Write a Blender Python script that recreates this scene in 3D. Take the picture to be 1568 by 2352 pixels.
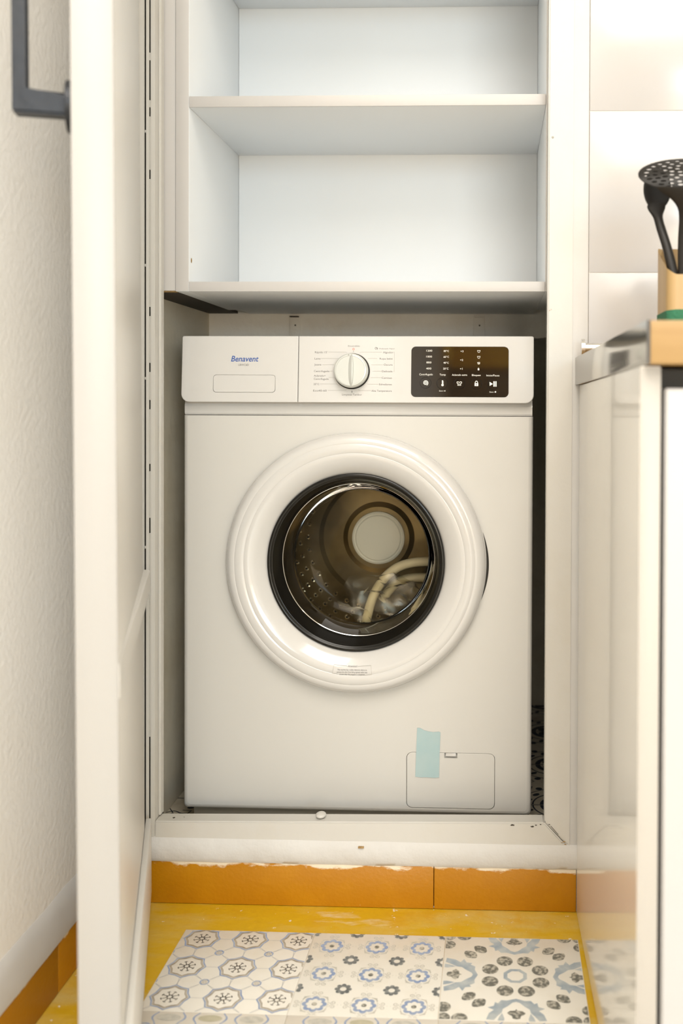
import bpy, bmesh, math, random
from mathutils import Vector, Matrix, noise

for o in list(bpy.data.objects): bpy.data.objects.remove(o)
S = bpy.context.scene
COL = S.collection
R = math.radians
PI = math.pi

# ------------------------------------------------------------------ camera
cam = bpy.data.cameras.new('camera'); CAM = bpy.data.objects.new('camera', cam); COL.objects.link(CAM)
yaw, pitch, roll = 0.0353, 0.0129, 0.0043
fw = Vector((-math.sin(yaw)*math.cos(pitch), math.cos(yaw)*math.cos(pitch), -math.sin(pitch)))
rt = Vector((math.cos(yaw), math.sin(yaw), 0)); up = rt.cross(fw)
rt2 = math.cos(roll)*rt + math.sin(roll)*up; up2 = -math.sin(roll)*rt + math.cos(roll)*up
M = Matrix((rt2, up2, -fw)).transposed().to_4x4(); M.translation = Vector((0, -1.5519, 0.8114))
CAM.matrix_world = M
cam.sensor_fit = 'VERTICAL'; cam.sensor_height = 36; cam.sensor_width = 24
cam.lens = 2232.2/2352*36
cam.shift_x = (784-1052.9)/2352; cam.shift_y = -(1176-955.7)/2352
cam.clip_start = 0.02
cam.dof.use_dof = True; cam.dof.focus_distance = 1.66; cam.dof.aperture_fstop = 3.2
S.camera = CAM

# ------------------------------------------------------------------ world, lights, exposure
W = bpy.data.worlds.new('world'); S.world = W; W.use_nodes = True
W.node_tree.nodes['Background'].inputs[0].default_value = (0.75, 0.86, 1.0, 1)
W.node_tree.nodes['Background'].inputs[1].default_value = 1.0
def area(name, loc, target, sx, sy, power, col):
    l = bpy.data.lights.new(name, 'AREA'); l.shape = 'RECTANGLE'; l.size = sx; l.size_y = sy
    l.energy = power; l.color = col
    o = bpy.data.objects.new(name, l); COL.objects.link(o); o.location = loc
    o.rotation_euler = (Vector(target)-Vector(loc)).to_track_quat('-Z', 'Y').to_euler()
    return o
# window daylight behind the viewer; the warm low panel under it is added fill
area('window_sky_light', (2.1, -7.95, 1.95), (-0.1, 0, 1.45), 2.8, 1.2, 330, (0.66, 0.85, 1.0))
area('low_fill_light', (2.1, -7.95, 0.70), (-0.1, 0, 0.75), 2.8, 1.0, 240, (1.0, 0.81, 0.58))
area('ceiling_lamp_light', (0.15, -2.6, 2.67), (0.15, -2.6, 0), 1.4, 2.8, 215, (1.0, 0.945, 0.87))
S.view_settings.view_transform = 'Standard'; S.view_settings.look = 'None'
S.view_settings.exposure = -1.14; S.view_settings.gamma = 1; S.view_settings.use_curve_mapping = False

# ------------------------------------------------------------------ materials
MATS = {}
def mat(name, col, rough=0.5, metal=0.0, bump=0.0, bscale=40.0, var=0.0, vscale=6.0, col2=None, thr=None, spec=None, coat=0.0, bdist=0.01, stretch=None, detail=6.0):
    m = bpy.data.materials.new(name); m.use_nodes = True; MATS[name] = m
    nt = m.node_tree; b = nt.nodes['Principled BSDF']
    b.inputs['Base Color'].default_value = (*col, 1); b.inputs['Roughness'].default_value = rough
    b.inputs['Metallic'].default_value = metal
    if spec is not None: b.inputs['Specular IOR Level'].default_value = spec
    b.inputs['Coat Weight'].default_value = coat
    tc = nt.nodes.new('ShaderNodeTexCoord'); src = tc.outputs['Object']
    if stretch:
        mp = nt.nodes.new('ShaderNodeMapping'); mp.inputs['Scale'].default_value = stretch
        nt.links.new(src, mp.inputs[0]); src = mp.outputs[0]
    if col2 is not None:
        n = nt.nodes.new('ShaderNodeTexNoise'); n.inputs['Scale'].default_value = vscale; n.inputs['Detail'].default_value = detail
        nt.links.new(src, n.inputs['Vector'])
        r = nt.nodes.new('ShaderNodeValToRGB')
        lo, hi = thr or (0.35, 0.65)
        r.color_ramp.elements[0].position = lo; r.color_ramp.elements[1].position = hi
        r.color_ramp.elements[0].color = (*col, 1); r.color_ramp.elements[1].color = (*col2, 1)
        nt.links.new(n.outputs['Fac'], r.inputs[0]); nt.links.new(r.outputs[0], b.inputs['Base Color'])
    if bump:
        n = nt.nodes.new('ShaderNodeTexNoise'); n.inputs['Scale'].default_value = bscale; n.inputs['Detail'].default_value = 5
        nt.links.new(src, n.inputs['Vector'])
        bp = nt.nodes.new('ShaderNodeBump'); bp.inputs['Strength'].default_value = bump; bp.inputs['Distance'].default_value = bdist
        nt.links.new(n.outputs['Fac'], bp.inputs['Height']); nt.links.new(bp.outputs[0], b.inputs['Normal'])
    return m
def layered(name, base, layers, rough=0.5, bump=0.0, bscale=60, bdist=0.004):
    """base colour with noise-masked stains / paint patches: layers = (colour, scale, lo, hi, stretch, (axis, a, b) or None)"""
    m = bpy.data.materials.new(name); m.use_nodes = True; MATS[name] = m
    nt = m.node_tree; b = nt.nodes['Principled BSDF']; b.inputs['Roughness'].default_value = rough
    tc = nt.nodes.new('ShaderNodeTexCoord'); prev = None
    for i, (col, sc, lo, hi, st, ax) in enumerate(layers):
        mp = nt.nodes.new('ShaderNodeMapping'); mp.inputs['Scale'].default_value = st or (1, 1, 1)
        mp.inputs['Location'].default_value = (i*3.1, i*1.7, i*0.9)
        nt.links.new(tc.outputs['Object'], mp.inputs[0])
        n = nt.nodes.new('ShaderNodeTexNoise'); n.inputs['Scale'].default_value = sc; n.inputs['Detail'].default_value = 7
        n.inputs['Roughness'].default_value = 0.62
        nt.links.new(mp.outputs[0], n.inputs['Vector'])
        fac = n.outputs['Fac']
        if ax:
            sx = nt.nodes.new('ShaderNodeSeparateXYZ'); nt.links.new(tc.outputs['Object'], sx.inputs[0])
            mr = nt.nodes.new('ShaderNodeMapRange'); mr.inputs['From Min'].default_value = ax[1]; mr.inputs['From Max'].default_value = ax[2]
            mr.inputs['To Min'].default_value = -0.35; mr.inputs['To Max'].default_value = 0.25
            nt.links.new(sx.outputs[ax[0]], mr.inputs['Value'])
            ad = nt.nodes.new('ShaderNodeMath'); ad.operation = 'ADD'
            nt.links.new(fac, ad.inputs[0]); nt.links.new(mr.outputs[0], ad.inputs[1]); fac = ad.outputs[0]
        mr = nt.nodes.new('ShaderNodeMapRange'); mr.inputs['From Min'].default_value = lo; mr.inputs['From Max'].default_value = hi
        nt.links.new(fac, mr.inputs['Value'])
        mx = nt.nodes.new('ShaderNodeMix'); mx.data_type = 'RGBA'
        if prev is None: mx.inputs['A'].default_value = (*base, 1)
        else: nt.links.new(prev, mx.inputs['A'])
        mx.inputs['B'].default_value = (*col, 1)
        nt.links.new(mr.outputs[0], mx.inputs['Factor']); prev = mx.outputs['Result']
    nt.links.new(prev, b.inputs['Base Color'])
    if bump:
        n = nt.nodes.new('ShaderNodeTexNoise'); n.inputs['Scale'].default_value = bscale; n.inputs['Detail'].default_value = 5
        nt.links.new(tc.outputs['Object'], n.inputs['Vector'])
        bp = nt.nodes.new('ShaderNodeBump'); bp.inputs['Strength'].default_value = bump; bp.inputs['Distance'].default_value = bdist
        nt.links.new(n.outputs['Fac'], bp.inputs['Height']); nt.links.new(bp.outputs[0], b.inputs['Normal'])
    return m
def thin_glass(name, tint, rough=0.0, ior=1.45, tmin=0.0):
    m = bpy.data.materials.new(name); m.use_nodes = True; MATS[name] = m
    nt = m.node_tree; nt.nodes.clear()
    out = nt.nodes.new('ShaderNodeOutputMaterial'); t = nt.nodes.new('ShaderNodeBsdfTransparent'); g = nt.nodes.new('ShaderNodeBsdfGlossy')
    t.inputs[0].default_value = (*tint, 1); g.inputs['Roughness'].default_value = rough
    f = nt.nodes.new('ShaderNodeFresnel'); f.inputs['IOR'].default_value = ior
    ad = nt.nodes.new('ShaderNodeMath'); ad.operation = 'ADD'; ad.inputs[1].default_value = tmin; ad.use_clamp = True
    mx = nt.nodes.new('ShaderNodeMixShader')
    nt.links.new(f.outputs[0], ad.inputs[0]); nt.links.new(ad.outputs[0], mx.inputs[0]); nt.links.new(t.outputs[0], mx.inputs[1]); nt.links.new(g.outputs[0], mx.inputs[2])
    nt.links.new(mx.outputs[0], out.inputs[0]); return m

WARM = (0.80, 0.755, 0.66)
layered('frame_paint', (0.60, 0.578, 0.535), [((0.57, 0.532, 0.46), 5, 0.5, 0.8, None, None), ((0.30, 0.17, 0.07), 38, 0.735, 0.76, None, None)], rough=0.42, bump=0.12, bscale=45)
layered('plaster_skirt', (0.60, 0.578, 0.545), [((0.62, 0.46, 0.28), 22, 0.66, 0.78, (1, 1, 2.5), None), ((0.62, 0.60, 0.57), 9, 0.45, 0.6, None, None)], rough=0.7, bump=0.4, bscale=35, bdist=0.006)
mat('door_front_dim', (0.435, 0.423, 0.408), rough=0.38)
mat('door_paint', (0.74, 0.715, 0.67), rough=0.38, bump=0.06, bscale=30)
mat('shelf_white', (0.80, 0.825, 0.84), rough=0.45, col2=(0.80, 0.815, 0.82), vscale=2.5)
mat('shelf_front_dim', (0.53, 0.507, 0.485), rough=0.45)  # shelf white darkened for front faces, offsetting the strong frontal light
mat('gap_shade_dark', (0.055, 0.045, 0.035), rough=0.8)
mat('chipboard', (0.42, 0.27, 0.11), rough=0.9, bump=0.6, bscale=300)
layered('rough_plaster', (0.92, 0.90, 0.87), [((0.90, 0.87, 0.82), 3, 0.4, 0.7, None, None)], rough=0.8, bump=0.28, bscale=120, bdist=0.004)
layered('smooth_plaster', (0.61, 0.595, 0.575), [((0.59, 0.565, 0.53), 6, 0.5, 0.75, None, None)], rough=0.7, bump=0.2, bscale=14, bdist=0.01)
layered('alcove_paint', (0.80, 0.74, 0.60), [((0.70, 0.62, 0.46), 7, 0.45, 0.75, None, None)], rough=0.6, bump=0.25, bscale=50)
layered('lintel_plaster', (0.88, 0.85, 0.78), [((0.78, 0.72, 0.62), 6, 0.5, 0.75, None, None)], rough=0.85, bump=0.5, bscale=80)
mat('wall_tile_glaze', (0.515, 0.497, 0.488), rough=0.16, bump=0.02, bscale=6)
mat('grout_white', (0.82, 0.78, 0.72), rough=0.8)
layered('riser_glaze', (0.445, 0.18, 0.001), [((0.53, 0.235, 0.002), 4, 0.45, 0.7, None, None), ((0.76, 0.66, 0.50), 30, 0.58, 0.68, (0.6, 1, 1.6), ('Z', 0.048, 0.071)), ((0.80, 0.68, 0.50), 150, 0.715, 0.74, None, None)], rough=0.42, bump=0.15, bscale=160)
layered('base_glaze', (0.46, 0.19, 0.004), [((0.54, 0.235, 0.008), 5, 0.45, 0.7, None, None), ((0.78, 0.66, 0.42), 26, 0.66, 0.74, (1, 0.7, 1.6), ('Z', 0.052, 0.071))], rough=0.42, bump=0.15, bscale=160)
layered('yellow_floor', (0.62, 0.375, 0.006), [((0.62, 0.45, 0.13), 8, 0.46, 0.66, (0.5, 1.6, 1), None), ((0.60, 0.33, 0.012), 16, 0.55, 0.75, None, None), ((0.74, 0.63, 0.40), 11, 0.62, 0.76, (0.6, 1.8, 1), None), ((0.80, 0.75, 0.64), 95, 0.665, 0.70, None, None)], rough=0.5, bump=0.2, bscale=90)
layered('tile_white', (0.78, 0.745, 0.67), [((0.74, 0.69, 0.59), 10, 0.5, 0.75, None, None)], rough=0.38, bump=0.05, bscale=60)
layered('alcove_tile', (0.55, 0.50, 0.40), [((0.42, 0.36, 0.27), 12, 0.5, 0.7, None, None)], rough=0.45)
mat('grout_dark', (0.09, 0.07, 0.05), rough=0.9)
mat('print_black', (0.055, 0.05, 0.045), rough=0.5, col2=(0.24, 0.21, 0.17), vscale=130, thr=(0.5, 0.62))
mat('print_brown', (0.20, 0.15, 0.09), rough=0.5, col2=(0.36, 0.29, 0.20), vscale=90)
mat('print_blue', (0.22, 0.30, 0.50), rough=0.5, col2=(0.36, 0.42, 0.54), vscale=90)
mat('print_bluegrey', (0.30, 0.36, 0.42), rough=0.5, col2=(0.50, 0.53, 0.52), vscale=45)
mat('print_grey', (0.14, 0.14, 0.12), rough=0.5, col2=(0.50, 0.47, 0.40), vscale=210, thr=(0.45, 0.62))
mat('print_palegrey', (0.46, 0.445, 0.39), rough=0.5, col2=(0.60, 0.57, 0.50), vscale=120)
mat('print_hair', (0.40, 0.41, 0.43), rough=0.5)
mat('print_olive', (0.42, 0.39, 0.27), rough=0.5, col2=(0.55, 0.51, 0.38), vscale=60)
mat('print_dark', (0.09, 0.10, 0.105), rough=0.5, col2=(0.26, 0.27, 0.26), vscale=150)
mat('print_navy', (0.02, 0.025, 0.04), rough=0.5)
mat('machine_white', (0.595, 0.575, 0.535), rough=0.32, coat=0.2)
mat('machine_gloss', (0.615, 0.595, 0.565), rough=0.16, coat=0.4)
mat('knob_white', (0.58, 0.585, 0.545), rough=0.2, coat=0.3)
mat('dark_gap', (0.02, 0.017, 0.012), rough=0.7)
mat('letter_grey', (0.16, 0.15, 0.14), rough=0.6)
mat('letter_pale', (0.36, 0.34, 0.30), rough=0.6)
mat('logo_blue', (0.03, 0.09, 0.33), rough=0.4)
mat('letter_red', (0.85, 0.20, 0.12), rough=0.5)
mat('display_black', (0.010, 0.007, 0.005), rough=0.04, spec=1.0)
mat('button_black', (0.004, 0.004, 0.004), rough=0.1)
mat('display_white', (0.85, 0.82, 0.74), rough=0.5)
mat('rim_black', (0.010, 0.009, 0.007), rough=0.22, spec=0.35)
mat('gasket', (0.055, 0.052, 0.045), rough=0.5)
mat('drum_steel', (0.42, 0.34, 0.20), rough=0.33, metal=0.85, bump=0.05, bscale=8, stretch=(1, 6, 1))
mat('drum_back', (0.21, 0.165, 0.09), rough=0.30, metal=0.75, col2=(0.09, 0.07, 0.04), vscale=9)
mat('hub_plastic', (0.90, 0.90, 0.84), rough=0.4)
mat('dimple', (0.75, 0.70, 0.60), rough=0.2, metal=1.0)
mat('hole_black', (0.01, 0.008, 0.005), rough=0.8)
mat('hose_tan', (0.62, 0.56, 0.40), rough=0.5)
thin_glass('bowl_glass', (0.92, 0.88, 0.79), ior=1.16)
thin_glass('bag_plastic', (0.97, 0.96, 0.92), rough=0.22, ior=1.2, tmin=0.045)
mat('plinth_grey', (0.42, 0.40, 0.35), rough=0.5)
mat('tape_blue', (0.36, 0.49, 0.50), rough=0.5, col2=(0.40, 0.51, 0.51), vscale=30)
mat('steel', (0.62, 0.60, 0.56), rough=0.14, metal=1.0)
mat('chrome', (0.75, 0.73, 0.70), rough=0.08, metal=1.0)
mat('screw_dark', (0.05, 0.04, 0.03), rough=0.5, metal=0.5)
mat('worktop_wood', (0.34, 0.205, 0.075), rough=0.4, col2=(0.39, 0.245, 0.097), vscale=5, stretch=(1, 6, 14), thr=(0.35, 0.7))
mat('strip_cap', (0.05, 0.04, 0.03), rough=0.4)
mat('cabinet_gloss', (0.84, 0.81, 0.75), rough=0.14, coat=0.3)
mat('cabinet_satin', (0.49, 0.48, 0.475), rough=0.35)
mat('cabinet_front_dim', (0.46, 0.43, 0.39), rough=0.4)
mat('bamboo', (0.45, 0.30, 0.13), rough=0.45, col2=(0.50, 0.345, 0.17), vscale=8, stretch=(6, 6, 0.6))
mat('bamboo_mark', (0.44, 0.27, 0.09), rough=0.6)
mat('green_felt', (0.035, 0.17, 0.09), rough=0.9, bump=0.4, bscale=300)
mat('nylon_black', (0.012, 0.010, 0.008), rough=0.42, spec=0.3)
mat('iron_black', (0.013, 0.015, 0.020), rough=0.38, metal=0.3, bump=0.1, bscale=60)
mat('ceiling_white', (0.84, 0.83, 0.80), rough=0.8)
mat('reflection_brown', (0.26, 0.18, 0.10), rough=0.6)
mat('reflection_ochre', (0.90, 0.52, 0.05), rough=0.5, col2=(0.70, 0.36, 0.03), vscale=4, stretch=(1, 8, 8))
mat('added_window_white', (0.85, 0.85, 0.83), rough=0.4)

# ------------------------------------------------------------------ helpers
def link(name, me, m, parent=None, smooth=None):
    o = bpy.data.objects.new(name, me); COL.objects.link(o)
    if m: me.materials.append(MATS[m] if isinstance(m, str) else m)
    if parent: o.parent = parent
    if smooth:
        me.polygons.foreach_set('use_smooth', [True]*len(me.polygons)); me.set_sharp_from_angle(angle=R(smooth))
    return o
def flat_front(o, lim=0.985):
    for p in o.data.polygons:
        if p.normal.y < -lim: p.use_smooth = False
    return o
def tag(o, label=None, cat=None, group=None, kind=None):
    if label: o['label'] = label
    if cat: o['category'] = cat
    if group: o['group'] = group
    if kind: o['kind'] = kind
    return o
def empty(name, loc=(0, 0, 0), rz=0):
    o = bpy.data.objects.new(name, None); COL.objects.link(o); o.location = loc; o.rotation_euler = (0, 0, rz); o.empty_display_size = 0.05
    return o
def frombm(name, bm, m, parent=None, smooth=None):
    bmesh.ops.recalc_face_normals(bm, faces=bm.faces[:])
    me = bpy.data.meshes.new(name); bm.to_mesh(me); bm.free(); return link(name, me, m, parent, smooth)
def frompy(name, V, F, m, parent=None, smooth=None):
    me = bpy.data.meshes.new(name); me.from_pydata(V, [], F); me.update(); return link(name, me, m, parent, smooth)
def add_box(bm, x0, x1, y0, y1, z0, z1, bev=0.0, seg=2):
    r = bmesh.ops.create_cube(bm, size=1); vs = r['verts']
    for v in vs: v.co = Vector(((x0+x1)/2+v.co.x*(x1-x0), (y0+y1)/2+v.co.y*(y1-y0), (z0+z1)/2+v.co.z*(z1-z0)))
    if bev:
        es = list({e for v in vs for e in v.link_edges})
        bmesh.ops.bevel(bm, geom=es, offset=bev, segments=seg, affect='EDGES', profile=0.5)
def box(name, x0, x1, y0, y1, z0, z1, m, parent=None, bev=0.0, seg=2):
    bm = bmesh.new(); add_box(bm, x0, x1, y0, y1, z0, z1, bev, seg); return frombm(name, bm, m, parent, 40 if bev else None)
def lathe_vf(prof, N=96, cx=0, cz=0, close=False):
    """profile (r, y) turned about the local y axis through (cx, cz)"""
    V = []; F = []
    for r, y in prof:
        for k in range(N):
            a = 2*PI*k/N; V.append((cx+r*math.cos(a), y, cz+r*math.sin(a)))
    for i in range(len(prof)-1):
        for k in range(N):
            k2 = (k+1) % N; F.append((i*N+k, i*N+k2, (i+1)*N+k2, (i+1)*N+k))
    if close:
        for k in range(N):
            k2 = (k+1) % N; i = len(prof)-1; F.append((i*N+k, i*N+k2, k2, k))
    return V, F
def lathe(name, prof, m, parent=None, N=96, cx=0, cz=0, close=False, smooth=35):
    V, F = lathe_vf(prof, N, cx, cz, close); 
    o = frompy(name, V, F, m, None, None); me = o.data
    bm = bmesh.new(); bm.from_mesh(me); bmesh.ops.remove_doubles(bm, verts=bm.verts[:], dist=1e-6); bmesh.ops.recalc_face_normals(bm, faces=bm.faces[:]); bm.to_mesh(me); bm.free()
    me.polygons.foreach_set('use_smooth', [True]*len(me.polygons)); me.set_sharp_from_angle(angle=R(smooth))
    if parent: o.parent = parent
    return o
def tube_vf(path, rad, N=12, caps=True):
    V = []; F = []; path = [Vector(p) for p in path]; n = len(path)
    ref = Vector((0, 0, 1))
    for i, p in enumerate(path):
        t = (path[min(i+1, n-1)]-path[max(i-1, 0)]).normalized()
        rf = Vector((0, 1, 0)) if abs(t.z) > 0.8 else ref
        a = t.cross(rf).normalized(); b = t.cross(a).normalized()
        r = rad[min(i, len(rad)-1)] if isinstance(rad, list) else rad
        ra, rb = r if isinstance(r, (list, tuple)) else (r, r)
        for k in range(N):
            th = 2*PI*k/N; V.append(tuple(p+a*ra*math.cos(th)+b*rb*math.sin(th)))
    for i in range(n-1):
        for k in range(N):
            k2 = (k+1) % N; F.append((i*N+k, i*N+k2, (i+1)*N+k2, (i+1)*N+k))
    if caps: F.append(tuple(range(N))); F.append(tuple(range((n-1)*N, n*N)))
    return V, F
def tube(name, path, rad, m, parent=None, N=12):
    V, F = tube_vf(path, rad, N); bm = bmesh.new(); vs = [bm.verts.new(v) for v in V]
    for f in F: bm.faces.new([vs[i] for i in f])
    return frombm(name, bm, m, parent, 50)
def rrect(x0, x1, z0, z1, r, n=6):
    """rounded rectangle loop (x, z), counter-clockwise; r = radius or (bl, br, tr, tl)"""
    if not isinstance(r, (tuple, list)): r = (r,)*4
    P = []
    for (cx, cz, a0, q) in ((x0+r[0], z0+r[0], PI, r[0]), (x1-r[1], z0+r[1], 1.5*PI, r[1]), (x1-r[2], z1-r[2], 0, r[2]), (x0+r[3], z1-r[3], PI/2, r[3])):
        for k in range(n+1):
            a = a0+PI/2*k/n; P.append((cx+q*math.cos(a), cz+q*math.sin(a)))
    return P
def loft(loops, cap0=True, cap1=True):
    bm = bmesh.new(); L = [[bm.verts.new(v) for v in lp] for lp in loops]; n = len(loops[0])
    for a, b in zip(L, L[1:]):
        for k in range(n):
            k2 = (k+1) % n; bm.faces.new((a[k], a[k2], b[k2], b[k]))
    if cap0: bm.faces.new(L[0])
    if cap1: bm.faces.new(L[-1])
    return bm
def plate(name, loop, y0, y1, m, parent=None, bev=0.001, smooth=35, surf=None):
    """plate whose front loop (x,z) faces -y; surf(z) adds to y"""
    s = surf or (lambda z: 0.0)
    cx = sum(p[0] for p in loop)/len(loop); cz = sum(p[1] for p in loop)/len(loop)
    xs = [p[0] for p in loop]; zs = [p[1] for p in loop]; hx = (max(xs)-min(xs))/2; hz = (max(zs)-min(zs))/2
    mx = (max(xs)+min(xs))/2; mz = (max(zs)+min(zs))/2
    ins = [(mx+(x-mx)*(1-bev/hx), mz+(z-mz)*(1-bev/hz)) for x, z in loop]
    ins2 = [(mx+(x-mx)*(1-0.3*bev/hx), mz+(z-mz)*(1-0.3*bev/hz)) for x, z in loop]
    bm = loft([[(x, y0+s(z), z) for x, z in ins], [(x, y0+0.3*bev+s(z), z) for x, z in ins2], [(x, y0+bev+s(z), z) for x, z in loop], [(x, y1, z) for x, z in loop]])
    return flat_front(frombm(name, bm, m, parent, smooth))
def boolean(o, cutter, op='DIFFERENCE'):
    par = o.parent; o.parent = None
    md = o.modifiers.new('b', 'BOOLEAN'); md.operation = op; md.object = cutter; md.solver = 'EXACT'
    bpy.context.view_layer.update()
    dg = bpy.context.evaluated_depsgraph_get(); me = bpy.data.meshes.new_from_object(o.evaluated_get(dg))
    o.modifiers.clear(); old = o.data; o.data = me; bpy.data.meshes.remove(old)
    cm = cutter.data; bpy.data.objects.remove(cutter); bpy.data.meshes.remove(cm)
    me.polygons.foreach_set('use_smooth', [True]*len(me.polygons)); me.set_sharp_from_angle(angle=R(30))
    o.parent = par
    return flat_front(o)
def ring_cutter(loop, w, y0, y1):
    xs = [p[0] for p in loop]; zs = [p[1] for p in loop]; mx = (max(xs)+min(xs))/2; mz = (max(zs)+min(zs))/2; hx = (max(xs)-min(xs))/2; hz = (max(zs)-min(zs))/2
    a = [(mx+(x-mx)*(1-w/hx), mz+(z-mz)*(1-w/hz)) for x, z in loop]
    lp = [[(x, y0, z) for x, z in a], [(x, y0, z) for x, z in loop], [(x, y1, z) for x, z in loop], [(x, y1, z) for x, z in a]]
    bm = loft(lp+[lp[0]], False, False); bmesh.ops.remove_doubles(bm, verts=bm.verts[:], dist=1e-7)
    return frombm('cutter', bm, None)
# --- flat print: a list of 2-D polygons turned into one mesh
class Print:
    def __init__(s): s.V = []; s.F = []
    def poly(s, pts):
        i = len(s.V); s.V += list(pts); s.F.append(tuple(range(i, i+len(pts))))
    def band(s, a, b, closed=True):
        n = len(a); i = len(s.V); s.V += list(a)+list(b)
        for k in range(n if closed else n-1):
            k2 = (k+1) % n; s.F.append((i+k, i+k2, i+n+k2, i+n+k))
    def disc(s, x, y, rx, ry=None, n=20, rot=0):
        ry = ry or rx; c, q = math.cos(rot), math.sin(rot)
        s.poly([(x+rx*math.cos(2*PI*k/n)*c-ry*math.sin(2*PI*k/n)*q, y+rx*math.cos(2*PI*k/n)*q+ry*math.sin(2*PI*k/n)*c) for k in range(n)])
    def radial(s, x, y, fo, fi, n=64):
        A = [2*PI*k/n for k in range(n)]
        s.band([(x+fo(a)*math.cos(a), y+fo(a)*math.sin(a)) for a in A], [(x+fi(a)*math.cos(a), y+fi(a)*math.sin(a)) for a in A])
    def line(s, pts, w, closed=False):
        n = len(pts); L = []; Rr = []
        for i, p in enumerate(pts):
            a = pts[(i-1) % n] if closed or i > 0 else p; b = pts[(i+1) % n] if closed or i < n-1 else p
            dx, dy = b[0]-a[0], b[1]-a[1]; d = math.hypot(dx, dy) or 1
            L.append((p[0]-dy/d*w/2, p[1]+dx/d*w/2)); Rr.append((p[0]+dy/d*w/2, p[1]-dx/d*w/2))
        s.band(L, Rr, closed)
    def rect(s, x0, x1, y0, y1): s.poly([(x0, y0), (x1, y0), (x1, y1), (x0, y1)])
    def add(s, V, F):
        i = len(s.V); s.V += V; s.F += [tuple(i+k for k in f) for f in F]
    def clip(s, x0, x1, y0, y1):
        V = []; F = []
        for f in s.F:
            P = [s.V[i] for i in f]
            for ax, lim, sg in ((0, x0, 1), (0, x1, -1), (1, y0, 1), (1, y1, -1)):
                Q = []
                for i in range(len(P)):
                    a, b = P[i-1], P[i]; da, db = sg*(a[ax]-lim), sg*(b[ax]-lim)
                    if (da < 0) != (db < 0):
                        t = da/(da-db); Q.append((a[0]+(b[0]-a[0])*t, a[1]+(b[1]-a[1])*t))
                    if db >= 0: Q.append(b)
                P = Q
                if not P: break
            if len(P) >= 3: k = len(V); V += P; F.append(tuple(range(k, k+len(P))))
        s.V, s.F = V, F; return s
    def floor(s, name, m, parent, z):
        if s.F: return frompy(name, [(x, y, z) for x, y in s.V], s.F, m, parent)
    def front(s, name, m, parent, yf):
        if s.F: return frompy(name, [(x, yf(x, z), z) for x, z in s.V], s.F, m, parent)
TXT = {}
def text_vf(txt, shear=0.0, bold=0.0):
    key = (txt, shear, bold)
    if key not in TXT:
        c = bpy.data.curves.new('t', 'FONT'); c.body = txt; c.size = 1; c.shear = shear; c.offset = bold; c.fill_mode = 'FRONT'; c.resolution_u = 3
        o = bpy.data.objects.new('t', c); COL.objects.link(o); bpy.context.view_layer.update()
        me = bpy.data.meshes.new_from_object(o.evaluated_get(bpy.context.evaluated_depsgraph_get()))
        TXT[key] = ([(v.co.x, v.co.y) for v in me.vertices], [tuple(p.vertices) for p in me.polygons])
        bpy.data.objects.remove(o); bpy.data.curves.remove(c); bpy.data.meshes.remove(me)
    return TXT[key]
def put_text(pr, txt, x, z, w, align='L', h=None, shear=0.0, bold=0.0):
    """text with its left / right / centre at x, baseline z, width w (h stretches the height: size of one em*0.7)"""
    V, F = text_vf(txt, shear, bold)
    xs = [v[0] for v in V]; x0, x1 = min(xs), max(xs); sc = w/(x1-x0); sz = (h/0.7) if h else sc
    off = {'L': x, 'R': x-w, 'C': x-w/2}[align]
    pr.add([(off+(v[0]-x0)*sc, z+v[1]*sz) for v in V], F)

# ------------------------------------------------------------------ the room shell
def struct(o, label=None): 
    o['kind'] = 'structure'
    if label: o['label'] = label
    return o
XL, XR, YB, ZC = -0.60, 3.9, -8.0, 2.7
FLOOR = struct(box('floor', XL-0.1, XR+0.1, YB-0.1, 0.0, -0.08, 0.0, 'yellow_floor'), 'worn yellow floor with patterned tiles laid in it')
struct(box('ceiling', XL-0.1, XR+0.1, YB-0.1, 0.9, ZC, ZC+0.1, 'ceiling_white'), 'white ceiling')
struct(box('wall_left', XL-0.1, XL, YB, 0.0, 0.0, ZC, 'rough_plaster'), 'rough cream plaster wall behind the open door')
struct(box('wall_right', XR, XR+0.1, YB, 0.0, 0.0, ZC, 'rough_plaster'), 'cream plaster wall at the right of the kitchen')
# wall behind the camera, with an opening for the added window
wb = empty('wall_back'); struct(wb, 'plaster wall with an added window behind the viewer')
for a in ((0.27, 0.68, 0, ZC), (3.52, XR, 0, ZC), (0.68, 3.52, 0, 0.15), (0.68, 3.52, 2.55, ZC), (XL, 0.27, 2.62, ZC)):
    box('wall_section', a[0], a[1], YB-0.1, YB, a[2], a[3], 'rough_plaster', wb)
wn = empty('added_window_1', (2.1, YB, 1.35)); struct(wn, 'white frame of a full-height window added behind the viewer')  # glazing down to the floor is made up to house the low fill
for x in (-1.42, -0.48, 0.46, 1.40): box('added_window_frame', x-0.03, x+0.03, -0.07, -0.02, -1.2, 1.2, 'added_window_white', wn)
for z in (-1.17, -0.12, 1.17): box('added_window_frame', -1.42, 1.42, -0.07, -0.02, z-0.03, z+0.03, 'added_window_white', wn)
d2 = empty('reflection_door', (-0.165, YB, 0)); struct(d2, 'unseen brown door under an ochre lintel, added for the display reflection')  # added behind the viewer so the display mirrors brown and ochre
box('door_leaf', -0.39, 0.39, -0.08, -0.04, 0.005, 2.34, 'reflection_brown', d2, 0.003)  # leaf of the added reflection door
for a in ((-0.435, -0.392), (0.392, 0.435)): box('reflection_door_frame', a[0], a[1], -0.09, 0.01, 0.0, 2.34, 'reflection_brown', d2, 0.003)
box('reflection_door_frame', -0.435, 0.435, -0.09, 0.03, 2.342, 2.62, 'reflection_ochre', d2, 0.006)
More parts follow.
